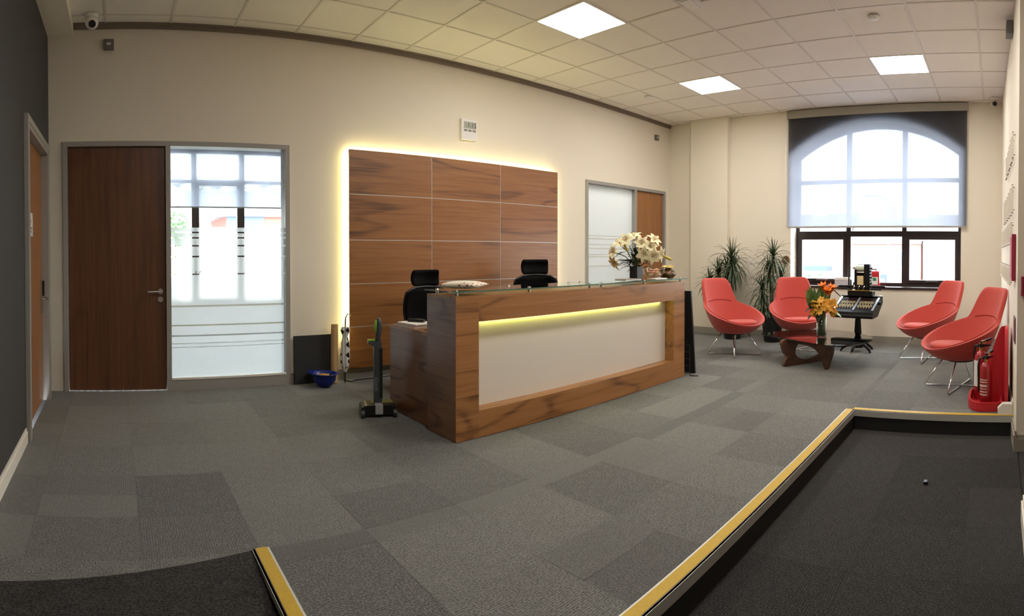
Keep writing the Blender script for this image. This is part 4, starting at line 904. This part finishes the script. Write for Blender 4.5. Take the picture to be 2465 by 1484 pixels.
dracaena(7.47, 3.16, 'leggy dracaena in a black pot beside the window and the round wall plaque', [(.02, .0, 1.20, .32, .8), (-.02, .05, .98, .30, .95), (-.05, .14, .72, .30, 1.15), (.05, -.12, .86, .26, .75), (-.05, .12, .50, .26, 1.0)], 9)
tag(MB().tube([(WX-.004, 3.10, 1.18), (WX-.03, 3.10, 1.18)], [.062, .058], 28).build('wall_plaque', plain('brown_wood_plaque', srgb(112, 84, 46), .6, noise=.2), None, 'auto'), 'small round brown plaque on the wall between plant and window', 'plaque')
# ================================================================== ANTIQUE KEYBOARD MACHINE
mk = thing('keyboard_machine', 'antique black typesetting keyboard machine on a pedestal below the window', 'machine', (7.13, 1.80, 0), PI-.12)
M_IRON = plain('black_japanned_iron', srgb(11, 11, 12), .45, noise=.15, spec=.3); M_CREAM = plain('cream_key', srgb(206, 194, 156), .4); M_BRASS = plain('brass', srgb(190, 160, 90), .3, metal=.8)
MB().lathe([(0, .05), (.075, .05), (.07, .10), (.052, .20), (.036, .44), (.05, .47), (0, .47)], 20).build('pedestal', M_IRON, mk, 'auto')
for k, a in enumerate((.0, 1.15, 2.5, -2.5, -1.15)):
    c, s_ = math.cos(a), math.sin(a)
    l = MB().tube([(0, 0, .13), (c*.08, s_*.08, .115), (c*.16, s_*.16, .07), (c*.22, s_*.22, .025)], [.03, .026, .02, .014], 8).build('foot', M_IRON, mk, True)
    MB().lathe([(0, .003), (.016, .003), (.013, .022), (0, .026)], 12, (c*.222, s_*.222, 0)).build('caster', M_STEEL if k == 0 else M_IRON, l, 'auto')
prof_ = [(.215, .455), (.235, .49), (.225, .535), (-.13, .715), (-.17, .715), (-.17, .63), (.03, .47)]
MB().prism(prof_, -.285, .285, 'xz').build('key_bed', M_IRON, mk)
MB().box(.20, .245, -.285, .285, .455, .50, bev=.015).build('front_roll', M_IRON, mk, True)
sl = math.atan2(.18, -.355); P0 = Vector((.20, 0, .549)); U = Vector((-.355, 0, .18)).normalized(); Nn = Vector((U.z, 0, -U.x)); Nn = Nn if Nn.z > 0 else -Nn
def slab(m, u, y, hu, hy, h):
    c = P0+U*u+Vector((0, y, 0)); vs = []
    for k in (0, 1):
        for a, b in ((-hu, -hy), (hu, -hy), (hu, hy), (-hu, hy)): vs.append(m.bm.verts.new(c+U*a+Vector((0, b, 0))+Nn*(h*k)))
    for f in ((3, 2, 1, 0), (4, 5, 6, 7), (0, 1, 5, 4), (1, 2, 6, 5), (2, 3, 7, 6), (3, 0, 4, 7)): m.bm.faces.new([vs[i] for i in f])
k1, k2 = MB(), MB()
for bank in (-1, 1):
    for i in range(11):
        for j in range(10):
            y = bank*(.035+.0185*i); u = .045+.028*j
            if j in (2, 3, 5, 6) or (j in (1, 4) and i % 2): slab(k1, u, y, .0068, .0048, .009)
            elif j > 7 or i % 2 == 0: slab(k2, u, y, .006, .0042, .008)
k1.build('cream_keys', M_CREAM, mk).__setitem__('kind', 'stuff')
k2.build('red_keys', plain('dark_red_key', srgb(70, 32, 32), .4), mk).__setitem__('kind', 'stuff')
for y, hy in ((-.262, .014), (-.008, .004), (.008, .004), (.262, .014)):
    m = MB(); slab(m, .17, y, .16, hy, .008); m.build('bright_rail', plain('polished_rail', srgb(206, 214, 224), .2, metal=.6) if 'polished_rail' not in MATS else MATS['polished_rail'], mk)
for y in (-.22, .22): MB().box(-.17, -.10, y-.065, y+.065, .716, .724).build('deck_plate', MATS['polished_rail'], mk)
MB().box(-.17, -.06, -.175, .175, .716, .785, bev=.006).build('mechanism_box', M_IRON, mk)
MB().box(-.16, -.05, -.17, .14, .786, .797).build('brass_scale', M_BRASS, mk)
MB().tube([(-.12, -.325, .838), (-.12, -.31, .842), (-.12, .33, .842)], .017, 12).build('air_bar', M_IRON, mk, True)
for a, b in ((-.325, -.12), (.14, .29)): MB().tube([(-.09, a, .808), (-.09, b, .808)], .011, 10).build('air_bar', M_IRON, mk, True)
MB().tube([(-.12, .33, .842), (-.12, .345, .842)], .012, 12).build('bar_tip', M_STEEL, mk)
tw = MB().box(-.175, -.165, -.09, .125, .80, 1.06).box(-.17, -.10, -.085, .125, .786, .86).box(-.164, -.10, -.095, -.062, .86, 1.10).box(-.164, -.09, .045, .125, .86, 1.14)
tw.build('tower_frame', M_IRON, mk)
MB().box(-.105, -.095, -.055, .035, .865, .985).build('cream_plate', plain('aged_card', srgb(206, 188, 140), .7), mk)
MB().tube([(-.13, -.085, 1.085), (-.13, .06, 1.085)], .036, 18).build('paper_roll', plain('pale_paper_roll', srgb(196, 208, 190), .7), mk, 'auto')
MB().tube([(-.13, -.125, 1.085), (-.13, -.085, 1.085)], .010, 10).build('roll_axle', M_IRON, mk); MB().tube([(-.12, -.07, 1.03), (-.12, .06, 1.03)], .014, 12).build('guide_roller', M_STEEL, mk)
MB().tube([(-.13, -.06, 1.135), (-.13, .05, 1.135)], .006, 8).build('tie_rod', M_STEEL, mk)
for y, z1 in ((-.185, 1.0), (-.155, .93)): MB().tube([(-.13, y, .79), (-.13, y, z1)], [.014, .009], 8).build('side_post', M_IRON, mk)
for z in (.84, .88, .92, .96, 1.0, 1.04, 1.08): MB().tube([(-.10, .115, z), (-.09, .15+.012*math.sin(z*60), z+.008)], .011, 8).build('lever_knob', M_IRON, mk)
for k in range(6): MB().tube([(-.07, -.10+.035*k, .80), (-.065, -.09+.035*k, .835), (-.08, -.08+.035*k, .85)], .006, 6).build('mechanism_link', M_IRON if k % 2 else M_STEEL, mk)
MB().tube([(.02, .285, .64), (.02, .325, .64)], .022, 14).build('side_knob', M_IRON, mk); MB().tube([(-.10, -.29, .70), (-.02, -.37, .80)], .007, 8).build('crank_arm', M_IRON, mk)
# things on the window sill
SZ = WSILL+.006
bxp = thing('paper_box', 'grey archive box with a white lid on the sill behind the keyboard machine', 'box', (7.895, 2.21, SZ))
MB().box(-.065, .065, -.12, .12, 0, .085).build('box_body', plain('grey_card', srgb(196, 192, 200), .7), bxp); MB().box(-.069, .069, -.124, .124, .085, .125, bev=.006).build('lid', M_WPLAST, bxp)
rc = thing('first_aid_case', 'red plastic first aid case with a white and green label on the sill', 'case', (7.895, 1.775, SZ))
M_RED = plain('red_plastic', srgb(196, 34, 44), .35, noise=.06)
MB().box(-.05, .05, -.10, .10, .0, .225, bev=.022).build('case_body', M_RED, rc, True)
MB().tube([(0, -.05, .222), (0, -.045, .25), (0, .045, .25), (0, .05, .222)], .009, 8).build('carry_handle', M_BLACK, rc, True)
MB().box(-.0515, -.0502, -.085, .03, .03, .14).build('label_card', M_WPLAST, rc); MB().box(-.0525, -.0516, -.06, -.01, .085, .13).build('green_mark', plain('green_print', srgb(40, 140, 90), .5), rc)
# ================================================================== FIRE POINT
yw = lambda X: -.15+(X-4.08)*(.105/(8.15-4.08))
M_EXT = plain('extinguisher_red', srgb(158, 26, 34), .25, noise=.05, coat=.4); M_STAND = plain('stand_red', srgb(190, 36, 46), .4, noise=.06)
fs = thing('extinguisher_stand', 'red plastic floor stand with tall curved sides holding two fire extinguishers', 'stand', (4.76, .045, 0))
MB().prism(rounded([(-.22, -.10), (.32, -.10), (.32, .15), (.22, .19), (-.10, .19), (-.24, .12)], [.03, .03, .08, .08, .08, .08], 4), .003, .02, 'xy').build('base_plate', M_STAND, fs)
lo, li = rounded([(-.22, -.10), (.32, -.10), (.32, .15), (.22, .19), (-.10, .19), (-.24, .12)], [.03, .03, .08, .08, .08, .08], 4), rounded([(-.20, -.08), (.30, -.08), (.30, .135), (.21, .17), (-.09, .17), (-.215, .11)], [.03, .03, .07, .07, .07, .07], 4)
MB().frame(lo, li, .02, .075, 'xy').build('tray_lip', M_STAND, fs)
MB().prism(rounded([(-.22, .02), (.32, .02), (.32, .40), (.20, .66), (-.10, .66), (-.22, .40)], [.02, .02, .2, .08, .08, .2], 6), -.145, -.115, 'xz').build('back_board', M_STAND, fs, 'auto')
sail = cr([(-.12, .02), (.06, .02), (.085, .10), (.08, .22), (.03, .36), (-.03, .52), (-.075, .645), (-.105, .665), (-.125, .64), (-.13, .4)], 6)
for xa in (.03,): MB().prism(sail, xa-.012, xa+.012, 'yz').build('side_wing', M_STAND, fs, 'auto')
def extinguisher(x, y, s, label, ang):
    e = thing('fire_extinguisher', label, 'fire extinguisher', (x, y, .021), ang, 'fire extinguishers in the red stand'); e.scale = (s, s, s)
    MB().lathe([(0, 0), (.048, 0), (.052, .008), (.052, .30), (.047, .335), (.030, .362), (.018, .372), (0, .374)], 28).build('cylinder', M_EXT, e, True)
    MB().lathe([(0, .372), (.016, .372), (.016, .40), (0, .40)], 14).build('neck', M_BRASS, e, 'auto')
    v = MB().box(-.014, .014, -.016, .03, .395, .425, bev=.004).build('valve', M_BLACK, e)
    MB().prism([(.0, .425), (.085, .455), (.088, .470), (.0, .445)], -.010, .010, 'xz').build('squeeze_lever', M_BLACK, v); MB().prism([(.0, .40), (.08, .405), (.08, .415), (.0, .42)], -.010, .010, 'xz').build('carry_handle', M_BLACK, v)
    MB().tube([(-.01, .02, .41), (-.03, .05, .40), (-.035, .058, .34), (-.03, .058, .16), (-.03, .058, .12)], .009, 8).build('hose', M_BLACK, e, True)
    MB().tube([(.02+.012*math.cos(2*PI*k/10), -.018, .44+.012*math.sin(2*PI*k/10)) for k in range(11)], .0028, 6).build('pull_pin', plain('orange_pin', srgb(240, 160, 60), .4) if 'orange_pin' not in MATS else MATS['orange_pin'], e)
    lab = MB(); n = 14
    for i in range(n):
        a0, a1 = PI-.9+1.8*i/n, PI-.9+1.8*(i+1)/n
        for z0, z1 in ([(.10, .30)] if s > 1.02 else [(.10, .112), (.125, .135), (.15, .158), (.17, .19), (.205, .215), (.225, .235)]):
            lab.quad(*[(.0526*math.cos(a), .0526*math.sin(a), z) for a, z in ((a0, z0), (a1, z0), (a1, z1), (a0, z1))])
    lb = lab.build('label_print', M_WPLAST if s > 1.02 else plain('pale_print', srgb(208, 178, 170), .5), e); lb['kind'] = 'stuff'
extinguisher(4.64, .082, .98, 'red fire extinguisher with an orange pull ring, in front in the stand', -.7)
extinguisher(4.90, .135, 1.12, 'taller red fire extinguisher with a broad white label behind in the stand', -1.2)
blk = MB().prism([(-.05, 0), (.06, 0), (.06, .045), (.02, .085), (-.05, .085)], -.035, .035, 'yz').build('door_wedge', M_WHITE, None, False, (4.47, -.075, .0075)); blk.rotation_euler = (0, 0, 0); tag(blk, 'white painted wooden block with a chamfered corner beside the step', 'wooden block')
tag(MB().box(-.02, .02, -.012, .012, 0, .018, bev=.004).build('door_stop_plug', M_BLACK, None, False, (3.45, .43, ZL+.001)), 'tiny black rubber plug lying on the dark entrance carpet', 'rubber plug')
# red framed board, notice, call point
def on_wall(name, label, cat, X, z, wx, hz, th, mats, inset=.02):
    t = thing(name, label, cat, (X, yw(X)+.002, z), math.atan2(.105, 4.07))
    MB().box(-wx/2, wx/2, 0, th, 0, hz, bev=.003).build('frame', mats[0], t); MB().box(-wx/2+inset, wx/2-inset, th, th+.002, inset, hz-inset).build('face', mats[1], t)
    return t
on_wall('notice_board', 'narrow dark red framed board on the right wall above the extinguishers', 'board', 4.42, 1.075, .26, .36, .032, (plain('crimson_paint', srgb(150, 28, 52), .4), plain('dusty_red', srgb(176, 60, 76), .6)))
on_wall('safety_notice', 'small dark fire safety notice on the right wall behind the extinguisher stand', 'notice', 4.33, .60, .20, .20, .006, (plain('notice_purple', srgb(90, 50, 60), .5), plain('notice_face', srgb(120, 70, 78), .5)))
cp = thing('call_point', 'dark red break-glass call point on the entrance reveal', 'call point', (4.078, -.225, .98))
MB().box(-.05, 0, -.05, .05, 0, .14, bev=.006).build('housing', MATS['crimson_paint'], cp); MB().box(-.056, -.05, -.035, .035, .03, .11).build('glass_face', plain('dark_red_face', srgb(80, 14, 30), .3), cp)
# raised lettering on the right wall (too oblique to read: plain upright strokes)
M_LET = plain('pale_metal_letter', srgb(232, 224, 210), .4, metal=.1); M_LETE = plain('letter_edge', srgb(120, 112, 104), .5)
th_ = math.atan2(.105, 4.07)
for r, (z0, z1, X0, n, dx) in enumerate(((2.06, 2.26, 4.50, 9, .16), (1.62, 1.84, 4.52, 11, .17), (1.37, 1.54, 4.62, 12, .20), (1.02, 1.18, 4.80, 13, .20))):
    t = thing('wall_lettering', ['uppermost row of raised metal lettering on the right wall', 'second row down of raised metal lettering on the right wall', 'row of raised metal lettering level with the red board', 'lowest row of raised metal lettering on the right wall'][r], 'lettering', (X0, yw(X0)+.002, z0), th_, 'rows of raised lettering')
    for k in range(n):
        w1 = .05+.035*((k*7+r*3) % 3)/2
        o = MB().box(0, .016, .012, .024, 0, z1-z0).box(.016, w1, .012, .024, 0, .014).box(.016, w1*.9, .012, .024, z1-z0-.014, z1-z0).build('letter', M_LET, t, loc=(k*dx, 0, -.012*(k % 2) if r < 2 else 0))
        MB().tube([(.008, 0, .02), (.008, .012, .02)], .004, 6).tube([(.008, 0, z1-z0-.02), (.008, .012, z1-z0-.02)], .004, 6).box(-.001, w1+.001, .0115, .0245, -.004, 0).box(-.001, w1*.9+.001, .0115, .0245, z1-z0, z1-z0+.004).build('letter_edge', M_LETE, o)['kind'] = 'stuff'
# ================================================================== DEVICES ON WALLS AND CEILING
def sensor(X, z, s, label):
    t = thing('motion_sensor', label, 'sensor', (X, BY-.001, z)); MB().box(-s/2, s/2, -.035, 0, -s/2, s/2, bev=.006).build('housing', plain('grey_plastic', srgb(112, 108, 104), .5) if 'grey_plastic' not in MATS else MATS['grey_plastic'], t); MB().box(-s/5, s/5, -.039, -.035, -s/12, s/8).build('lens', M_WPLAST, t)
sensor(-.053, 3.206, .095, 'small grey square wall sensor high above the dark door'); sensor(7.455, 3.14, .085, 'small grey wall sensor above the far wooden door')
ck = thing('wall_clock', 'white rectangular digital wall clock above the walnut panelling', 'clock', (3.765, BY-.001, 2.557))
MB().box(-.105, .105, -.035, 0, 0, .235, bev=.006).build('case', M_WPLAST, ck); MB().box(-.075, .095, -.037, -.035, .128, .205).build('display', plain('lcd_grey', srgb(170, 172, 158), .3), ck)
for k in range(3): MB().box(-.075+.06*k, -.03+.06*k, -.037, -.035, .095, .117).build('small_display', plain('lcd_dark', srgb(130, 128, 118), .4) if 'lcd_dark' not in MATS else MATS['lcd_dark'], ck)
text_mesh('1:15', .075, .0004, plain('lcd_digit', srgb(60, 60, 58), .4), 'digits', ck, Matrix.Translation((.035, -.0376, .166)) @ FACE_MY)
def dome(x, y, z, look, label, white=True):
    t = thing('security_camera', label, 'camera', (x, y, z)); MB().lathe([(0, 0), (.062, 0), (.062, -.02), (.05, -.035), (0, -.035)], 24).build('base', M_WPLAST, t, 'auto')
    MB().lathe([(0, -.125), (.03, -.12), (.052, -.10), (.06, -.07), (.052, -.04), (.03, -.025), (0, -.022)], 24).build('ball', M_WPLAST if white else plain('cream_dome', srgb(206, 196, 180), .5), t, True)
    A = aim(look, 0, Vector((0, 0, -.073))+Vector(look).normalized()*.043); MB().lathe([(0, .016), (.030, .016), (.034, 0), (0, 0)], 20, M=A).build('lens', M_BLACK, t, 'auto')
dome(-.20, 4.99, H, (.1, -.85, -.45), 'white turret security camera on the ceiling beside the bulkhead'); dome(7.60, .05, H, (-.95, -.0, -.3), 'small security camera with a black lens on the ceiling above the window wall', False)
def smoke(x, y, label): 
    t = thing('smoke_detector', label, 'smoke detector', (x, y, H)); MB().lathe([(0, 0), (.052, 0), (.052, -.012), (.04, -.028), (.02, -.034), (0, -.034)], 24).build('housing', M_WPLAST, t, True); MB().lathe([(.0525, -.004), (.0545, -.006), (.0525, -.009)], 24).build('vent_ring', M_SKIRT, t)
smoke(4.90, 1.11, 'white smoke detector on the ceiling near the panel over the red chairs'); smoke(6.20, 4.45, 'white smoke detector on the ceiling near the back wall')
em = thing('emergency_light', 'white rectangular emergency light box on the ceiling in front of the counter', 'light', (4.02, 2.46, H)); MB().box(-.11, .11, -.06, .06, -.05, 0, bev=.006).build('housing', M_WPLAST, em); MB().box(-.09, .09, -.04, .04, -.058, -.05).build('lens', plain('opal_plastic', srgb(240, 238, 230), .3), em)
ws = thing('wall_speaker', 'small grey box high on the right wall near the ceiling', 'speaker', (5.05, yw(5.05)+.002, 3.24), th_); MB().box(-.07, .07, 0, .06, 0, .12, bev=.005).build('cabinet', MATS['grey_plastic'], ws); MB().box(-.055, .055, .06, .063, .012, .108).build('grille', M_SKIRT, ws)
# ================================================================== OUTSIDE
struct(MB().box(8.6, 90, -60, 60, -2.3, -2.2).box(-60, 8.6, 9.6, 110, -2.3, -2.2).build('ground_outside', plain('pale_asphalt', srgb(150, 150, 150), .9, noise=.1, nscale=.5)))
def house(x, y, wy, eaves, ridge, wallm, label, door_y, wins, bay=None):
    t = thing('terraced_house', label, 'house', (x, y, -2.2))
    MB().box(0, 7, 0, wy, 0, eaves).build('brick_wall', wallm, t)
    MB().prism([(-.3, eaves), (3.5, ridge), (7.3, eaves)], -.05, wy+.05, 'xz').build('roof', plain('slate_roof', srgb(112, 108, 116), .7, noise=.1, nscale=4) if 'slate_roof' not in MATS else MATS['slate_roof'], t)
    MB().box(3.1, 3.9, wy*.5-.5, wy*.5+.5, ridge-.6, ridge+.9).build('chimney', wallm, t)
    wm_, pm = (MATS.get('white_upvc') or plain('white_upvc', srgb(236, 236, 238), .5)), (MATS.get('house_window_glass') or plain('house_window_glass', srgb(86, 112, 150), .2))
    for (a, z, w1, h1) in wins:
        f = MB().box(-.06, 0, a, a+w1, z, z+h1).build('window', wm_, t); MB().box(-.075, -.06, a+.12, a+w1-.12, z+.12, z+h1-.12).build('pane', pm, f)
    if door_y is not None:
        d = MB().box(-.08, 0, door_y, door_y+1.0, 0, 2.1).build('door', plain('blue_door', srgb(60, 80, 150), .5) if 'blue_door' not in MATS else MATS['blue_door'], t); MB().box(-.1, -.08, door_y+.3, door_y+.7, 1.1, 1.8).build('pane', wm_, d)
    if bay:
        b = MB().box(-1.0, 0, bay[0], bay[1], 0, 2.3).build('bay', wm_, t); MB().box(-1.25, 0, bay[0]-.2, bay[1]+.2, 2.3, 2.65).build('bay_roof', plain('blue_slate', srgb(74, 88, 138), .6) if 'blue_slate' not in MATS else MATS['blue_slate'], b)
BR = plain('washed_brick', srgb(186, 132, 124), .9, noise=.1, nscale=6); CRM = plain('cream_render', srgb(222, 216, 206), .9)
house(38, 10.6, 5.6, 4.6, 6.6, CRM, 'cream rendered house with a blue bay roof beyond the window', None, [(3.6, 3.0, 1.2, 1.1)], (1.1, 3.4))
house(38, 5.2, 5.2, 4.2, 6.2, BR, 'pink brick terraced house with a blue door beyond the window', 2.2, [(3.4, 2.6, .9, 1.2), (.6, 2.6, .9, 1.2), (3.6, .6, 1.2, 1.3)])
house(37.2, -.85, 5.8, 4.4, 6.4, CRM, 'cream rendered house beyond the right pane of the window', None, [(.4, 2.7, 1.1, 1.2)])
sl_ = thing('street_lamp', 'tall grey street lamp seen through the blind', 'street lamp', (30, 5.9, -2.2)); MB().tube([(0, 0, 0), (0, 0, 6.4), (-.1, .3, 6.6), (-.15, .9, 6.65)], [.09, .05, .04, .035], 8).build('post', M_SKIRT, sl_, True); MB().box(-.3, .0, .8, 1.3, 6.6, 6.7).build('lantern', M_SKIRT, sl_)
def tree(x, y, h, r, label, n=240, base=-2.2):
    t = thing('tree', label, 'tree', (x, y, base)); MB().tube([(0, 0, 0), (0, 0, h*.7)], [r*.12, r*.05], 8).build('trunk', M_BARK, t)
    m = MB()
    for k in range(n):
        p = Vector((random.gauss(0, 1), random.gauss(0, 1), random.gauss(0, 1))).normalized()*r*random.uniform(.4, 1); p = Vector((p.x, p.y, h-r*1.25+p.z*1.2)); q = aim((random.gauss(0, 1), random.gauss(0, 1), random.gauss(0, 1)), 0, p); s = r*.2
        m.bm.faces.new([m.bm.verts.new(q @ Vector(v)) for v in ((-s, 0, 0), (0, -s*.6, s*.2), (s, 0, 0), (0, s*.6, s*.2))])
    m.build('foliage', plain('tree_leaf', srgb(120, 150, 110), .7, noise=.3, nscale=2) if 'tree_leaf' not in MATS else MATS['tree_leaf'], t).__setitem__('kind', 'stuff')
tree(28, 9.2, 2.6, 1.3, 'small garden bush outside the left pane of the arched window')
tree(3.4, 32, 6.1, .95, 'green tree outside the office window')
for k, (x, h) in enumerate(((8.5, 14.6), (11.2, 14), (13.6, 14.3), (16.6, 14.1), (20.5, 13.8))): tree(x, 75, h, 1.1, 'distant tree on the skyline beyond the office window, seen through its blind', 90) if k else tree(x, 75, h, 1.1, 'distant tree on the skyline beyond the office window, seen through its blind', 90); 
for o in C.objects:
    if o.name.startswith('tree') and o.get('label', '').startswith('distant'): o['group'] = 'skyline trees'
sd = thing('industrial_unit', 'long low brick and blue industrial unit outside the office window', 'building', (9.2, 46, -2.2))
MB().box(0, 8.5, 0, 8, 0, 6.6).build('brick_wall', plain('red_brick_far', srgb(170, 110, 100), .9, noise=.1, nscale=6), sd); MB().box(0, 3.2, -.1, 0, 3.6, 6.6).build('blue_cladding', plain('blue_cladding', srgb(96, 112, 168), .6), sd)
for k in range(5): f = MB().box(.4+1.6*k, 1.3+1.6*k, -.2, -.1, 4.2, 5.6).build('window', MATS['white_upvc'], sd); MB().box(.5+1.6*k, 1.2+1.6*k, -.25, -.2, 4.3, 5.5).build('pane', MATS['house_window_glass'], f)
MB().prism([(-.4, 6.6), (8.4, 9.7), (8.4, 6.6)], -3.5, 8.8, 'yz').build('roof', plain('pale_metal_roof', srgb(150, 158, 168), .5), sd)
bwl = thing('boundary_wall', 'pale rendered boundary wall in front of the industrial unit outside the office', 'wall', (11, 40, -2.2)); MB().box(-7, 9, 0, .3, 0, 5.3).build('wall_body', CRM, bwl); MB().box(-7.1, 9.1, -.08, .38, 5.3, 5.4).build('coping', MATS['white_upvc'], bwl)  # added wall, stands in for the blown-out white ground below the unit
